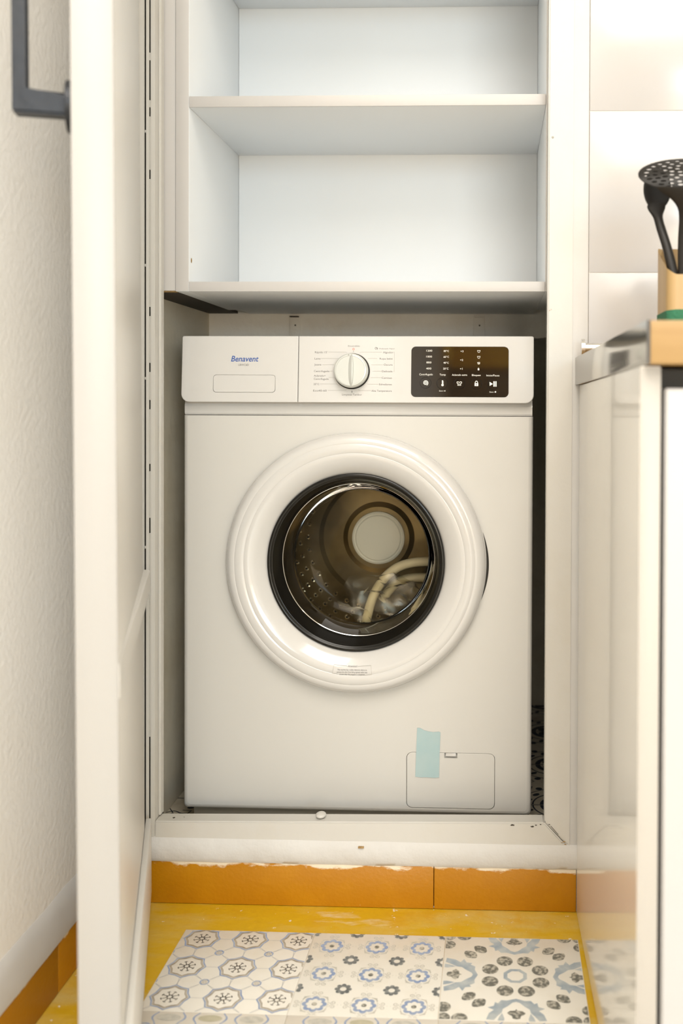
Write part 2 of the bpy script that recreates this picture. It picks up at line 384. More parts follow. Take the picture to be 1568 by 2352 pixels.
t3 = empty('reflection_trim', (XL, -5.5, 0)); struct(t3, 'unseen brown panelling added for the reflection in the display')  # made-up panelling, placed only to be mirrored in the display
for i in range(6): box('reflection_panel', 0.0, 0.02, -2.4+0.72*i, -1.685+0.72*i, 0.0, 2.34, 'reflection_brown', t3, 0.002)
box('reflection_band', 0.0, 0.06, -2.4, 1.92, 2.342, 2.62, 'reflection_ochre', t3, 0.006)
# front wall: pier to the right of the alcove, wall above the frame, behind the tiles
ALX, ARX, AZ, ABY = -0.583, 0.150, 0.0756, 0.82
wf = empty('wall_front'); struct(wf, 'white wall around the laundry alcove')
box('wall_section', 0.122, 0.1503, -0.0030, 0.10, 0.0, 2.1, 'smooth_plaster', wf, bev=0.0015)
box('wall_section', 0.1504, XR, -0.0054, 0.10, 0.0, 2.1, 'grout_white', wf)
box('wall_section', XL, XR, 0.004, 0.10, 2.1, ZC, 'smooth_plaster', wf)
# glazed wall tiles
zrow = [0.7655, 1.0190, 1.2735, 1.528, 1.7825, 2.037]
k = 0
for i in range(len(zrow)-1):
    x = 0.1500
    while x < 1.3:
        box('wall_tile', x+0.0005, x+0.3995, -0.0062, -0.0053, zrow[i]+0.0006, zrow[i+1]-0.0006, 'wall_tile_glaze', wf, bev=0.0007); x += 0.40
# alcove
struct(box('wall_alcove_left', ALX-0.1, ALX, 0.0610, ABY, AZ-0.05, 2.1, 'alcove_paint'), 'shaded left side wall of the laundry alcove')
struct(box('wall_alcove_right', 0.1501, ARX+0.1, 0.1005, ABY, AZ-0.05, 2.1, 'alcove_paint'), 'dark right side wall of the laundry alcove')
struct(box('wall_alcove_back', ALX-0.1, ARX+0.1, ABY, ABY+0.1, AZ-0.05, 2.1, 'alcove_paint'), 'dark back wall of the laundry alcove')
# hanging lintel behind the machine, lower edge ragged
bm = bmesh.new(); xs = [ALX+(ARX-ALX)*i/60 for i in range(61)]
rows = [[(x, 0.426, 0.945+0.006*noise.noise((x*30, 0, 0))) for x in xs], [(x, 0.426, 2.1) for x in xs], [(x, 0.50, 2.1) for x in xs], [(x, 0.50, 0.945+0.006*noise.noise((x*30, 0, 0))) for x in xs]]
L = [[bm.verts.new(v) for v in r] for r in rows]
for a, b in zip(L, L[1:]+L[:1]):
    for i in range(60): bm.faces.new((a[i], a[i+1], b[i+1], b[i]))
struct(frombm('wall_lintel', bm, 'lintel_plaster'), 'grey plaster lintel above and behind the washing machine')
AF = struct(box('floor_alcove', ALX-0.02, 0.16, 0.02, ABY, 0.0, AZ-0.004, 'grout_dark'), 'raised alcove floor with dark ornamental tiles')
random.seed(5)
def alcove_print():
    a = Print(); b = Print(); T = 0.0985
    a.line([(-T, -T), (T, -T), (T, T), (-T, T)], 0.002, True)
    for sx in (-1, 1):
        for sy in (-1, 1):
            for rr, w in ((0.034, 0.010), (0.052, 0.003), (0.075, 0.0022)):
                a.line([(sx*(T-rr*math.cos(t)), sy*(T-rr*math.sin(t))) for t in [PI/2*k/12 for k in range(13)]], w)
            for t in (0.35, 0.8, 1.25): b.disc(sx*(T-0.063*math.cos(t)), sy*(T-0.063*math.sin(t)), 0.008, 0.005, 14, t)
            b.disc(sx*(T-0.012), sy*(T-0.012), 0.012, 0.012, 14)
    for k in range(8):
        t = PI/4*k; b.disc(0.024*math.cos(t), 0.024*math.sin(t), 0.011, 0.0055, 16, t); a.line([(0.036*math.cos(t), 0.036*math.sin(t)), (0.055*math.cos(t+0.2), 0.055*math.sin(t+0.2)), (0.05*math.cos(t+0.5), 0.05*math.sin(t+0.5))], 0.0022)
        a.disc(0.066*math.cos(t+PI/8), 0.066*math.sin(t+PI/8), 0.0065, 0.0065, 14)
    a.radial(0, 0, lambda t: 0.042+0.003*math.cos(8*t), lambda t: 0.039+0.003*math.cos(8*t))
    return a, b
for i in range(4):
    for j in range(4):
        cx, cy = -0.58+0.1+0.2*i-0.09, 0.126+0.2*j
        x0, x1 = max(cx-0.0992, ALX+0.001), min(cx+0.0992, 0.148); y0, y1 = max(cy-0.0992, 0.035), min(cy+0.0992, ABY-0.002)
        if x1-x0 < 0.01 or y1-y0 < 0.01: continue
        t = box('alcove_tile', x0, x1, y0, y1, AZ-0.006, AZ, 'alcove_tile', AF)
        a, b = alcove_print()
        for pr, m in ((a, 'print_navy'), (b, 'print_navy')):
            pr.V = [(x+cx, y+cy) for x, y in pr.V]; pr.clip(x0, x1, y0, y1).floor('tile_print', m, t, AZ+0.0002)
# step: tiled riser and plaster skirt
st = empty('trim_1', (0, 0, 0)); struct(st, 'step riser faced with two ochre tiles under a white plaster edge')
box('step_core', -0.60, 0.150, 0.0052, 0.05, 0.0, 0.09, 'grout_dark', st)
for x0, x1 in ((-0.5600, -0.0917), (-0.0907, 0.1362)): box('riser_tile', x0, x1, -0.006, 0.005, 0.0008, 0.071, 'riser_glaze', st, bev=0.001)
# plaster skirt: uneven bulging strip between tiles and wooden rail
bm = bmesh.new(); N = 120; loops = []
for i in range(N+1):
    x = -0.60+0.748*i/N; q = 0.0020*noise.noise((x*14, 3, 0)); e = 0.0012*noise.noise((x*22, 9, 0))
    loops.append([bm.verts.new(v) for v in ((x, 0.03, 0.0705+e), (x, -0.007+q*0.5, 0.0695+e), (x, -0.0105+q, 0.076+e*0.5), (x, -0.010+q, 0.093), (x, -0.0055+q*0.4, 0.105), (x, 0.002, 0.112), (x, 0.03, 0.112))])
for a, b in zip(loops, loops[1:]):
    for i in range(7): bm.faces.new((a[i], a[(i+1) % 7], b[(i+1) % 7], b[i]))
bm.faces.new(loops[0]); bm.faces.new(loops[-1])
frombm('plaster_skirt', bm, 'plaster_skirt', st, 60)
# door frame around the alcove: mitred members
fr = empty('trim_2', (0, 0, 0)); struct(fr, 'cream painted door frame around the alcove opening')
fx0, fx1, fi = -0.5355, 0.0855, 0.042; zb = 0.1425
def member(name, a, b, c, d, y0=-0.004, y1=0.028, parent=fr, m='frame_paint', bev=0.0022):
    bm = bmesh.new(); q = [bm.verts.new((p[0], y0, p[1])) for p in (a, b, c, d)]; w = [bm.verts.new((p[0], y1, p[1])) for p in (a, b, c, d)]
    bm.faces.new(q); bm.faces.new(w[::-1])
    for i in range(4): bm.faces.new((q[i], q[(i+1) % 4], w[(i+1) % 4], w[i]))
    bmesh.ops.bevel(bm, geom=bm.edges[:], offset=bev, segments=2, affect='EDGES')
    return frombm(name, bm, m, parent, 40)
e = 0.0005
member('frame_jamb', (fx1, zb+e), (fx1+fi, zb-fi+e), (fx1+fi, 2.1), (fx1, 2.1))
member('frame_rail', (fx0-0.010, zb-0.010), (fx1-0.0003, zb), (fx1+fi-0.002, zb-fi), (fx0-0.010, zb-fi))
# left jamb: stop bead, face and hinge strip with deep slits between them
member('stop_bead', (-0.5446, 0.135), (-0.5446, 2.1), (-0.5403, 2.1), (-0.5403, 0.135), y0=0.013, bev=0.0012)
member('frame_jamb', (-0.5518, 0.07), (-0.5518, 2.1), (-0.5447, 2.1), (-0.5447, 0.07), bev=0.0010)
member('hinge_strip', (-0.5583, 0.112), (-0.5583, 2.1), (-0.5531, 2.1), (-0.5531, 0.112), y0=-0.006, bev=0.0006)
member('frame_jamb', (-0.598, 0.07), (-0.598, 2.1), (-0.5613, 2.1), (-0.5613, 0.07), bev=0.0010)
box('slit_shade_backing', -0.598, -0.5519, 0.0285, 0.06, 0.0, 2.1, 'dark_gap', fr)  # near-black backing, painted as the shade deep in the slits
box('slit_shade', -0.56135, -0.5611, -0.0032, 0.028, 0.115, 2.05, 'dark_gap', fr); box('slit_shade', -0.55325, -0.5530, -0.0050, 0.028, 0.115, 2.05, 'dark_gap', fr)  # near-black linings: shade of the slits put into colour
for z0, z1 in ((0.27, 0.60), (0.625, 0.70), (0.712, 0.80), (0.815, 0.86), (0.875, 0.95), (0.965, 1.17), (1.185, 1.27), (1.285, 1.296), (1.36, 1.372)): box('filler_putty', -0.5531, -0.5518, -0.0046, 0.004, z0, z1, 'frame_paint', fr)
for z0 in (0.575, 0.848, 1.03, 1.245): box('filler_putty', -0.5613, -0.5583, -0.003, 0.004, z0, z0+0.004, 'frame_paint', fr)
box('frame_jamb', -0.598, fx1+0.002, 0.0, 0.028, 2.06, 2.1, 'frame_paint', fr)
# lock slot in the rail, mitre crack, paint lump, screw
box('latch_slot', -0.2125, -0.2035, -0.0115, -0.006, 0.0985, 0.1005, 'chipboard', fr)
pr = Print(); pr.poly([(0.0945, 0.1380), (0.0960, 0.1374), (0.1075, 0.1245), (0.1068, 0.1242)]); pr.front('mitre_crack', 'dark_gap', fr, lambda x, z: -0.0046)
bm = bmesh.new(); bmesh.ops.create_uvsphere(bm, u_segments=20, v_segments=10, radius=1, matrix=Matrix.Translation((-0.2765, 0.012, 0.1415)) @ Matrix.Diagonal((0.0085, 0.011, 0.0042, 1))); frombm('paint_lump', bm, 'frame_paint', fr, 60)
rnd = random.Random(3)
for x_, z_, r_ in ((0.0345, 0.1378, 0.0028), (0.0660, 0.1362, 0.0022), (0.0715, 0.1385, 0.0014), (-0.5130, 0.1392, 0.0018), (-0.4960, 0.1404, 0.0009), (0.0790, 0.1396, 0.0012), (0.0930, 0.1401, 0.0013), (0.1165, 0.1125, 0.0022), (0.1185, 0.1085, 0.0016), (0.1130, 0.1110, 0.0012)):
    pr = Print(); pr.poly([(x_+r_*1.5*rnd.uniform(0.5, 1.1)*math.cos(2*PI*k/9), z_+r_*0.7*rnd.uniform(0.4, 1.1)*math.sin(2*PI*k/9)) for k in range(9)])
    pr.front('paint_chip', 'chipboard' if x_ > 0.1 else 'screw_dark', fr, lambda x, z: -0.0043)
lathe('screw_head', [(0, -0.0052), (0.0016, -0.005), (0.002, -0.0035)], 'letter_pale', fr, 16, 0.0925, 1.2335)
# baseboard of the left wall
bl = empty('baseboard_left', (0, 0, 0)); struct(bl, 'ochre skirting tiles along the left wall')
y = -0.2485-0.45*8
while y < -0.02:
    y1 = min(y+0.449, -0.008); box('baseboard_tile', XL-0.0005, XL+0.0085, y, y1, 0.0008, 0.0705, 'base_glaze', bl, bev=0.001); y += 0.45
bm = bmesh.new(); loops = []
for i in range(201):
    yy = -5.0+4.99*i/200; e = 0.003*noise.noise((yy*12, 1, 0)); q = 0.002*noise.noise((yy*9, 5, 0))
    loops.append([bm.verts.new(v) for v in ((XL-0.001, yy, 0.0700+e), (XL+0.0095+q*0.3, yy, 0.0695+e), (XL+0.010+q, yy, 0.080), (XL+0.006+q*0.5, yy, 0.105), (XL+0.0012, yy, 0.126+2*e), (XL-0.001, yy, 0.128+2*e))])
for a, b in zip(loops, loops[1:]):
    for i in range(6): bm.faces.new((a[i], a[(i+1) % 6], b[(i+1) % 6], b[i]))
frombm('plaster_fillet', bm, 'smooth_plaster', bl, 60)

# ------------------------------------------------------------------ patterned floor tiles
TX, TY, TS, TROT = -0.4677, -0.0837, 0.2, -0.0051
def star8(r, c=0.06):
    P = []
    for k in range(16):
        a = PI/8*k+PI/2; P.append(((r if k % 2 == 0 else r*math.cos(PI/8)*(1-c))*math.cos(a), (r if k % 2 == 0 else r*math.cos(PI/8)*(1-c))*math.sin(a)))
    return P
def spiral(pr, x, y, r, a0, sg, turns=1.4, w=0.0007):
    pts = []
    for k in range(22):
        t = k/21; a = a0+sg*turns*2*PI*t; q = r*(1-0.82*t); pts.append((x+q*math.cos(a), y+q*math.sin(a)))
    pr.line(pts, w)
def tile_A():
    blue, brown, blk, hair = Print(), Print(), Print(), Print(); P = 0.0735; ox, oy = 0.0325, -0.0242
    for i in range(-1, 4):
        for j in range(-1, 4):
            x, y = ox+P*i, oy-P*j*0.985
            s = star8(0.0275)
            L = [(x+a, y+b) for a, b in s]
            blue.line(L, 0.0022, True)
            for q in (0.90, 0.835): brown.line([(x+a*q, y+b*q) for a, b in s], 0.0009, True)
            for k in range(8):
                a = PI/4*k+PI/8; c, d = math.cos(a), math.sin(a); n = (-d, c)
                pt = lambda r, o: (x+c*r+n[0]*o, y+d*r+n[1]*o)
                blk.poly([pt(0.0028, -0.0016), pt(0.0028, 0.0016), pt(0.0062, 0.0006), pt(0.0108, 0.0005), pt(0.0108, -0.0005), pt(0.0062, -0.0006)])
                blk.poly([pt(0.0108, -0.0028), pt(0.0122, -0.0016), pt(0.0126, 0), pt(0.0122, 0.0016), pt(0.0108, 0.0028), pt(0.0112, 0)])
            # small square motif in the middle of four
            X, Y = x+P/2, y-P/2*0.985
            blue.line([(X+0.0062*math.cos(PI/4*k+PI/8), Y+0.0062*math.sin(PI/4*k+PI/8)) for k in range(8)], 0.0020, True)
            for q in (0.0033, 0.0016): brown.line([(X-q, Y-q), (X+q, Y-q), (X+q, Y+q), (X-q, Y+q)], 0.0007, True)
            # hairlines
            hair.line([(x+0.0285, y), (x+P-0.0285, y)], 0.0006); 
            for o in (-0.0012, 0.0012): hair.line([(x+o, y-0.0285), (x-o*0.6, y-P+0.0285)], 0.0006)
            for sx in (-1, 1):
                for sy in (-1, 1):
                    for o in (0.0, 0.0014):
                        hair.line([(X+sx*0.0055, Y+sy*0.0055), (X+sx*(P/2-0.0200+o), Y+sy*(P/2-0.0205-o))], 0.0005)
    return [(hair, 'print_hair'), (blue, 'print_blue'), (brown, 'print_brown'), (blk, 'print_black')]
def tile_B():
    blue, dark, grey, dot, pale = Print(), Print(), Print(), Print(), Print(); P = 0.0672; ox, oy = 0.0318, -0.0348
    for i in range(-1, 4):
        for j in range(-1, 4):
            x, y = ox+P*i, oy-P*j*1.045
            blue.radial(x, y, lambda a: 0.0134+0.0036*abs(math.cos(4*a))**0.8, lambda a: 0.0092+0.0024*abs(math.cos(4*a)))
            dot.disc(x, y, 0.0036)
            grey.radial(x, y, lambda a: 0.0188+0.0036*abs(math.cos(2*(a-PI/4)))**8+0.0007*math.cos(24*a), lambda a: 0.0180+0.0014*abs(math.cos(2*(a-PI/4)))**4)
            for k in range(4):
                a = PI/2*k
                for sg in (-1, 1):
                    cx, cy = x+0.0245*math.cos(a)-sg*0.0046*math.sin(a), y+0.0245*math.sin(a)+sg*0.0046*math.cos(a)
                    spiral(pale, cx, cy, 0.0042, a+PI, sg, 1.35, 0.0011)
                pale.disc(x+0.0312*math.cos(a), y+0.0312*math.sin(a), 0.0006, n=8)
            X, Y = x+P/2, y-P/2*1.045
            dark.radial(X, Y, lambda a: 0.0088+0.0032*abs(math.cos(4*a))**0.7, lambda a: 0.0046)
    return [(pale, 'print_palegrey'), (grey, 'print_palegrey'), (blue, 'print_blue'), (dark, 'print_dark'), (dot, 'print_grey')]
def tile_C():
    bg, gr, ol = Print(), Print(), Print(); cx, cy = 0.1035, -0.0975
    for k in range(8):
        a = PI/4*k+PI/8; gr.disc(cx+0.0385*math.cos(a), cy+0.0385*math.sin(a), 0.0118, 0.0122, 22)
    bg.radial(cx, cy, lambda a: 0.0165/math.cos(((a+PI/8) % (PI/4))-PI/8), lambda a: 0.0112/math.cos(((a+PI/8) % (PI/4))-PI/8))
    for k in range(4):
        a = PI/2*k; c, s = math.cos(a), math.sin(a)
        T = lambda u, v: (cx+c*u-s*v, cy+s*u+c*v)
        # leafy blue motif at the middle of each side, opening outwards; u runs outwards
        for sg in (-1, 1):
            bg.poly([T(u, sg*v) for u, v in ((0.0530, 0.0), (0.0575, 0.012), (0.0570, 0.020), (0.064, 0.0245), (0.0615, 0.0285), (0.0700, 0.0300), (0.0735, 0.0385), (0.0785, 0.0300), (0.0860, 0.0365), (0.0990, 0.0400), (0.1000, 0.0300), (0.0900, 0.0240), (0.0840, 0.0195), (0.0760, 0.0180), (0.0700, 0.0115), (0.0620, 0.0050), (0.0600, 0.0))])
            bg.poly([T(u, sg*v) for u, v in ((0.0850, 0.0190), (0.0960, 0.0160), (0.1010, 0.0165), (0.1010, 0.0250), (0.0930, 0.0230))])
            gr.poly([T(u, sg*v) for u, v in ((0.0755, 0.0), (0.0790, 0.0015), (0.0800, 0.0085), (0.0845, 0.0125), (0.0880, 0.0100), (0.0905, 0.0060), (0.0960, 0.0050), (0.0975, 0.0))])
        b = PI/4+PI/2*k; c2, s2 = math.cos(b), math.sin(b)
        U = lambda u, v: (cx+c2*u-s2*v, cy+s2*u+c2*v)
        for sg in (-1, 1):
            pts = [(0.0800+0.010*math.cos(t)*(1.15 if math.cos(t) > 0 else 0.9)+0.0015*math.cos(3*t), sg*(0.0100+0.0090*math.sin(t))) for t in [2*PI*q/20 for q in range(20)]]
            gr.poly([U(u, v) for u, v in pts])
            gr.disc(*U(0.1230, sg*0.0165), 0.0110, n=18)
        gr.disc(*U(0.1380, 0), 0.010, n=18)
    return [(bg, 'print_bluegrey'), (gr, 'print_grey')]
def tile_D(seed):
    rnd = random.Random(seed); ol, bl, gr = Print(), Print(), Print(); cx, cy = 0.1, -0.1
    for k in range(4):
        a = PI/2*k
        for v in (-0.055, 0.0, 0.055):
            p = (cx+0.088*math.cos(a)-v*math.sin(a), cy+0.088*math.sin(a)+v*math.cos(a))
            (ol if (k+int(v*1000)) % 2 else gr).disc(*p, 0.016, 0.007, 20, a+PI/2)
            bl.radial(p[0], p[1], lambda t: 0.0215+0.0015*math.cos(6*t), lambda t: 0.0195+0.001*math.cos(6*t))
    for k in range(8):
        a = PI/4*k; ol.disc(cx+0.05*math.cos(a), cy+0.05*math.sin(a), 0.014, 0.006, 18, a); spiral(bl, cx+0.065*math.cos(a+0.4), cy+0.065*math.sin(a+0.4), 0.008, a, 1)
    bl.radial(cx, cy, lambda t: 0.030+0.004*math.cos(8*t), lambda t: 0.026+0.004*math.cos(8*t)); gr.disc(cx, cy, 0.012)
    return [(ol, 'print_olive'), (bl, 'print_blue'), (gr, 'print_palegrey')]
names = {(0, 0): ('A', 'vinyl tile printed with blue-edged octagons and black snowflakes'), (1, 0): ('B', 'vinyl tile printed with rows of small blue flowers'), (2, 0): ('C', 'vinyl tile printed with grey dots around a blue octagon')}
for j in range(4):
    for i in range(3):
        kind, lab = names.get((i, j), ('ABCD'[(i+2*j) % 4] if j > 1 else 'D', None))
        w1 = TS-0.0002
        t = box('floor_tile', 0.0001, w1, -w1, -0.0001, -0.0005, 0.0012, 'tile_white', FLOOR, bev=0.0004)
        t.location = (TX+TS*i, TY-TS*j+TS*i*TROT, 0); t.rotation_euler.z = TROT
        if lab: t['label'] = lab
        for q, (pr, m) in enumerate({'A': tile_A, 'B': tile_B, 'C': tile_C, 'D': lambda: tile_D(i+3*j)}[kind]()):
            pr.clip(0.0012, w1-0.0010, -w1+0.0012, -0.0012).floor('tile_print', m, t, 0.0013+0.00008*q)

# the rest of the tiled floor, seen only in reflections
o = box('far_tiling', TX, 3.8, -7.9, TY-TS*4-0.002, -0.0005, 0.0012, 'tile_white', FLOOR); o['kind'] = 'stuff'
o = box('far_tiling', 0.134, 3.8, TY-TS*4-0.0018, -0.62, -0.0005, 0.0012, 'tile_white', FLOOR); o['kind'] = 'stuff'
# ------------------------------------------------------------------ shelf cabinet in the alcove
SY, SD = 0.0300, 0.318
sc = empty('shelf_cabinet', (-0.21, SY, 0.9934)); tag(sc, 'white built-in shelf unit above the washing machine', 'shelf')
def sb(name, x0, x1, y0, y1, z0, z1, m='shelf_white', bev=0.0008):
    o = box(name, x0+0.21, x1+0.21, y0-SY, y1-SY, z0-0.9934, z1-0.9934, m, sc, bev); return o
sb('side_panel', -0.5218, -0.4995, SY, SY+SD, 0.9937, 2.05)
sb('side_panel', 0.0835, 0.1055, SY, SY+SD, 0.9937, 2.05)
sb('back_panel', -0.4993, 0.0833, SY+SD-0.008, SY+SD-0.0005, 1.0115, 2.05)
sb('shelf', -0.4993, 0.0833, SY-0.0005, SY+0.395, 0.9934, 1.0098)
sb('shelf', -0.4993, 0.0833, SY+0.0005, SY+SD-0.0083, 1.2945, 1.3125)
sb('shelf', -0.4993, 0.0833, SY+0.0005, SY+SD-0.0083, 1.580, 1.598)
sb('shelf', -0.4993, 0.0833, SY+0.0005, SY+SD-0.0083, 2.032, 2.05)
sb('filler_strip', -0.5775, -0.5228, SY+0.002, SY+0.018, 0.9950, 2.05, 'shelf_front_dim')
sb('filler_edge', -0.5775, -0.5228, SY+0.003, SY+0.017, 0.9935, 0.9949, 'chipboard')
for z_ in (0.9934, 1.2945, 1.580): sb('dimmed_edge', -0.4990, 0.0830, SY-0.0014, SY-0.0006 if z_ < 1 else SY+0.0004, z_+0.0002, z_+(0.0162 if z_ < 1 else 0.0178), 'shelf_front_dim', 0.0002)  # thin darker fronts, light falloff painted into the shelf edges
for x_ in (-0.5216, 0.0837): sb('dimmed_edge', x_, x_+0.0216, SY-0.0008, SY-0.0001, 0.9945, 2.049, 'shelf_front_dim', 0.0002)
sb('gap_shade_plate', -0.5820, -0.5222, SY+0.019, SY+0.392, 0.9936, 0.9990, 'gap_shade_dark', 0.0003)  # near-black plate painted as the deep shade of the gap beside the unit
# bare dowel hole in the left side panel
pr = Print(); pr.disc(SY-SY+0.012, 1.0461-0.9934, 0.0032, 0.0042, 16)
o = frompy('dowel_hole', [(-0.4993+0.21, x, z) for x, z in pr.V], pr.F, 'chipboard', sc)
# painted straps on the lintel
for n, (x0, x1, lab) in enumerate(((-0.4166, -0.3942, 'painted metal strap on the lintel, left one above the washing machine'), (-0.0406, -0.0176, 'painted metal strap on the lintel, right one above the control display'))):
    w = empty('shelf_bracket', ((x0+x1)/2, 0.4255, 0.990)); tag(w, lab, 'bracket', 'metal straps under the shelf unit')
    h = (x1-x0)/2
    box('strap', -h, h, -0.0025, 0.0, -0.10, -0.001, 'lintel_plaster', w, 0.0006)
    box('tab', -h*0.8, h*0.8, -0.012, -0.0026, -0.004, -0.0015, 'screw_dark' if n == 0 else 'lintel_plaster', w, 0.0006)
    lathe('screw', [(0, -0.0035), (0.0016, -0.0034), (0.0018, -0.0024)], 'screw_dark', w, 12, 0.001, -0.020)

# ------------------------------------------------------------------ washing machine
WM = empty('washing_machine', (-0.2305, 0.0890, AZ), -0.008)
tag(WM, 'white front-loading washing machine with round glass door and black display', 'washing machine')
HX = 0.2983
bm = bmesh.new(); add_box(bm, -HX+0.001, HX-0.001, 0.062, 0.50, 0.030, 0.8470)
bmesh.ops.delete(bm, geom=[f for f in bm.faces if f.normal.y < -0.9], context='FACES')
CB = frombm('cabinet_body', bm, 'machine_white', WM); md = CB.modifiers.new('s', 'SOLIDIFY'); md.thickness = 0.0015; md.offset = -1
px0, pz0 = -0.0005, 0.4657
# front panel with porthole opening
z0, z1 = 0.0385, 0.7143; Nn = 24
def perim(x0, x1, z0, z1, r):
    P = rrect(x0, x1, z0, z1, r, 6); out = []
    for i in range(len(P)):
        a, b = P[i], P[(i+1) % len(P)]; d = math.hypot(b[0]-a[0], b[1]-a[1]); n = max(1, int(d/0.03))
        for k in range(n): out.append((a[0]+(b[0]-a[0])*k/n, a[1]+(b[1]-a[1])*k/n))
    return out
base = perim(-HX, HX, z0, z1, (0.007, 0.007, 0.001, 0.001))
def inset(d):
    hx = HX; hz = (z1-z0)/2; mz = (z0+z1)/2
    return [(x*(1-d/hx), mz+(z-mz)*(1-d*(1.0 if z < mz else 0.12)/hz)) for x, z in base]
loops = []
ang = [math.atan2(z-pz0, x-px0) for x, z in base]
for r, yy in ((0.1535, 0.040), (0.1535, 0.002), (0.1545, 0.0)): loops.append([(px0+r*math.cos(a), yy, pz0+r*math.sin(a)) for a in ang])
for d, yy in ((0.0075, 0.0), (0.0045, 0.0006), (0.0022, 0.0020), (0.0007, 0.0045), (0.0, 0.0075), (0.0, 0.061)): loops.append([(x, yy, z) for x, z in inset(d)])
FP = frombm('front_panel', loft(loops+[], False, False), 'machine_white', None, 30)
bm = bmesh.new(); bm.from_mesh(FP.data); bm.free()
# service hatch: a real slot around a flap
hl = rrect(0.0863, 0.2368, 0.0479, 0.1435, 0.010, 6)
FP.data.materials.clear(); FP.data.materials.append(MATS['machine_white'])
FP.parent = WM
def hatch_cut(o):
    # make solid for the boolean: close the open rims at the back
    bm = bmesh.new(); bm.from_mesh(o.data); es = [e for e in bm.edges if e.is_boundary]
    # bridge hole rim (y=.04) and outer rim (y=.061)
    bmesh.ops.bridge_loops(bm, edges=es); bmesh.ops.recalc_face_normals(bm, faces=bm.faces[:]); bm.to_mesh(o.data); bm.free()
    o.data.polygons.foreach_set('use_smooth', [True]*len(o.data.polygons)); o.data.set_sharp_from_angle(angle=R(30))
hatch_cut(FP)
boolean(FP, frombm('cutter', loft([[(x, -0.02, z) for x, z in hl], [(x, 0.010, z) for x, z in hl]]), None))
hin = rrect(0.0863+0.0007, 0.2368-0.0007, 0.0479+0.0008, 0.1435-0.0007, 0.0095, 6)
HT = plate('filter_hatch', hin, 0.0001, 0.0095, 'machine_white', WM, bev=0.0006)
boolean(HT, frombm('cutter', loft([[(x, -0.02, z) for x, z in rrect(0.1508, 0.1728, 0.1340, 0.150, 0.0006, 2)], [(x, 0.008, z) for x, z in rrect(0.1508, 0.1728, 0.1340, 0.150, 0.0006, 2)]]), None))
box('latch', 0.1530, 0.1706, 0.0015, 0.0075, 0.1362, 0.1425, 'machine_gloss', HT, 0.0008)
box('latch_pocket', 0.1509, 0.1727, 0.0082, 0.0090, 0.1335, 0.1426, 'dark_gap', HT)
# plinth and feet
box('plinth', -HX+0.012, HX-0.018, 0.022, 0.055, 0.012, 0.036, 'plinth_grey', WM, 0.001)
for sx in (-0.25, 0.25):
    for yy in (0.10, 0.45):
        V, F = [], []
        bm = bmesh.new(); bmesh.ops.create_cone(bm, cap_ends=True, segments=20, radius1=0.022, radius2=0.016, depth=0.030, matrix=Matrix.Translation((sx, yy, 0.0155))); frombm('foot', bm, 'dark_gap', WM, 40)
# neck strip under the control panel
bm = bmesh.new(); NL = [(0.0055, 0.7150), (0.0035, 0.7180), (0.0030, 0.7300), (0.0070, 0.7420), (0.0600, 0.7420), (0.0600, 0.7150)]
frombm('neck_strip', loft([[(x, a, b) for a, b in NL] for x in (-HX+0.0015, HX-0.0015)]), 'machine_gloss', WM)
# control panel (tilted face): detergent drawer on the left, fascia on the right
ZT, ZB_ = 0.8489, 0.7366
ysurf = lambda z: -(0.0060+(ZT-z)/(ZT-ZB_)*0.0080)
px = lambda X: -0.2957+(X-419)*7.362e-4
pz = lambda Y, X=811: 0.8489-(Y-771)*7.353e-4+(X-419)*1.0e-6
xs0, xs1 = -0.2978, 0.2985; sm = px(687)
xs = [(-0.2978, sm-0.0005, (0.014, 0.001, 0.001, 0.003)), (sm+0.0005, xs1, (0.001, 0.014, 0.003, 0.001))]
DR = plate('detergent_drawer', rrect(xs[0][0], xs[0][1], ZB_, ZT, xs[0][2], 8), 0.0, 0.0615, 'machine_gloss', WM, bev=0.0012, surf=ysurf)
gl = rrect(px(490), px(635), pz(902), pz(861), 0.0055, 6)
boolean(DR, ring_cutter(gl, 0.0007, -0.03, -0.0125+0.0035))
FA = plate('control_panel', rrect(xs[1][0], xs[1][1], ZB_, ZT, xs[1][2], 8), 0.0, 0.0615, 'machine_gloss', WM, bev=0.0012, surf=ysurf)
pf = lambda x, z: ysurf(z)-0.0002
a = Print(); put_text(a, 'Benavent', px(531), pz(830.5), 64*7.36e-4, 'L', h=13*7.36e-4, shear=0.22, bold=0.012); a.front('brand_lettering', 'logo_blue', DR, pf)
a = Print(); put_text(a, 'LBWC6D', px(560.5), pz(840.5), 24*7.36e-4, 'C', h=4.6*7.36e-4); a.front('model_lettering', 'letter_grey', DR, pf)
# dial markings: one part for every printed programme name
pp = lambda X, Y: (px(X), pz(Y))
u = 7.36e-4
def mark(txt, x, yb_, w, al, h):
    a = Print(); put_text(a, txt, px(x), pz(yb_), w*u, al, h=h*u); a.front('program_name', 'letter_grey', FA, pf)
for txt, x, yb_, w in (("Rápido 15'", 725, 811, 29), ('Lana', 724.5, 825.5, 13.5), ('Jeans', 724, 839.3, 16), ('Centrifugado', 723.5, 854.5, 35.5), ('Aclarado+', 723.5, 865, 27), ('Centrifugado', 723.5, 872.3, 34.5), ('20°C', 723, 884.4, 13), ('Eco40-60', 722.5, 899.2, 31)): mark(txt, x, yb_, w, 'L', 4.4)
for txt, x, yb_, w in (('Algodón', 905, 811, 23), ('Ropa bebé', 904, 825.5, 29.5), ('Oscura', 904, 839.3, 20), ('Delicada', 904, 854.5, 24), ('Camisas', 903, 869.5, 23.5), ('Edredones', 903, 884.4, 29), ('Alta Temperatura', 903, 899.2, 46.5)): mark(txt, x, yb_, w, 'R', 4.4)
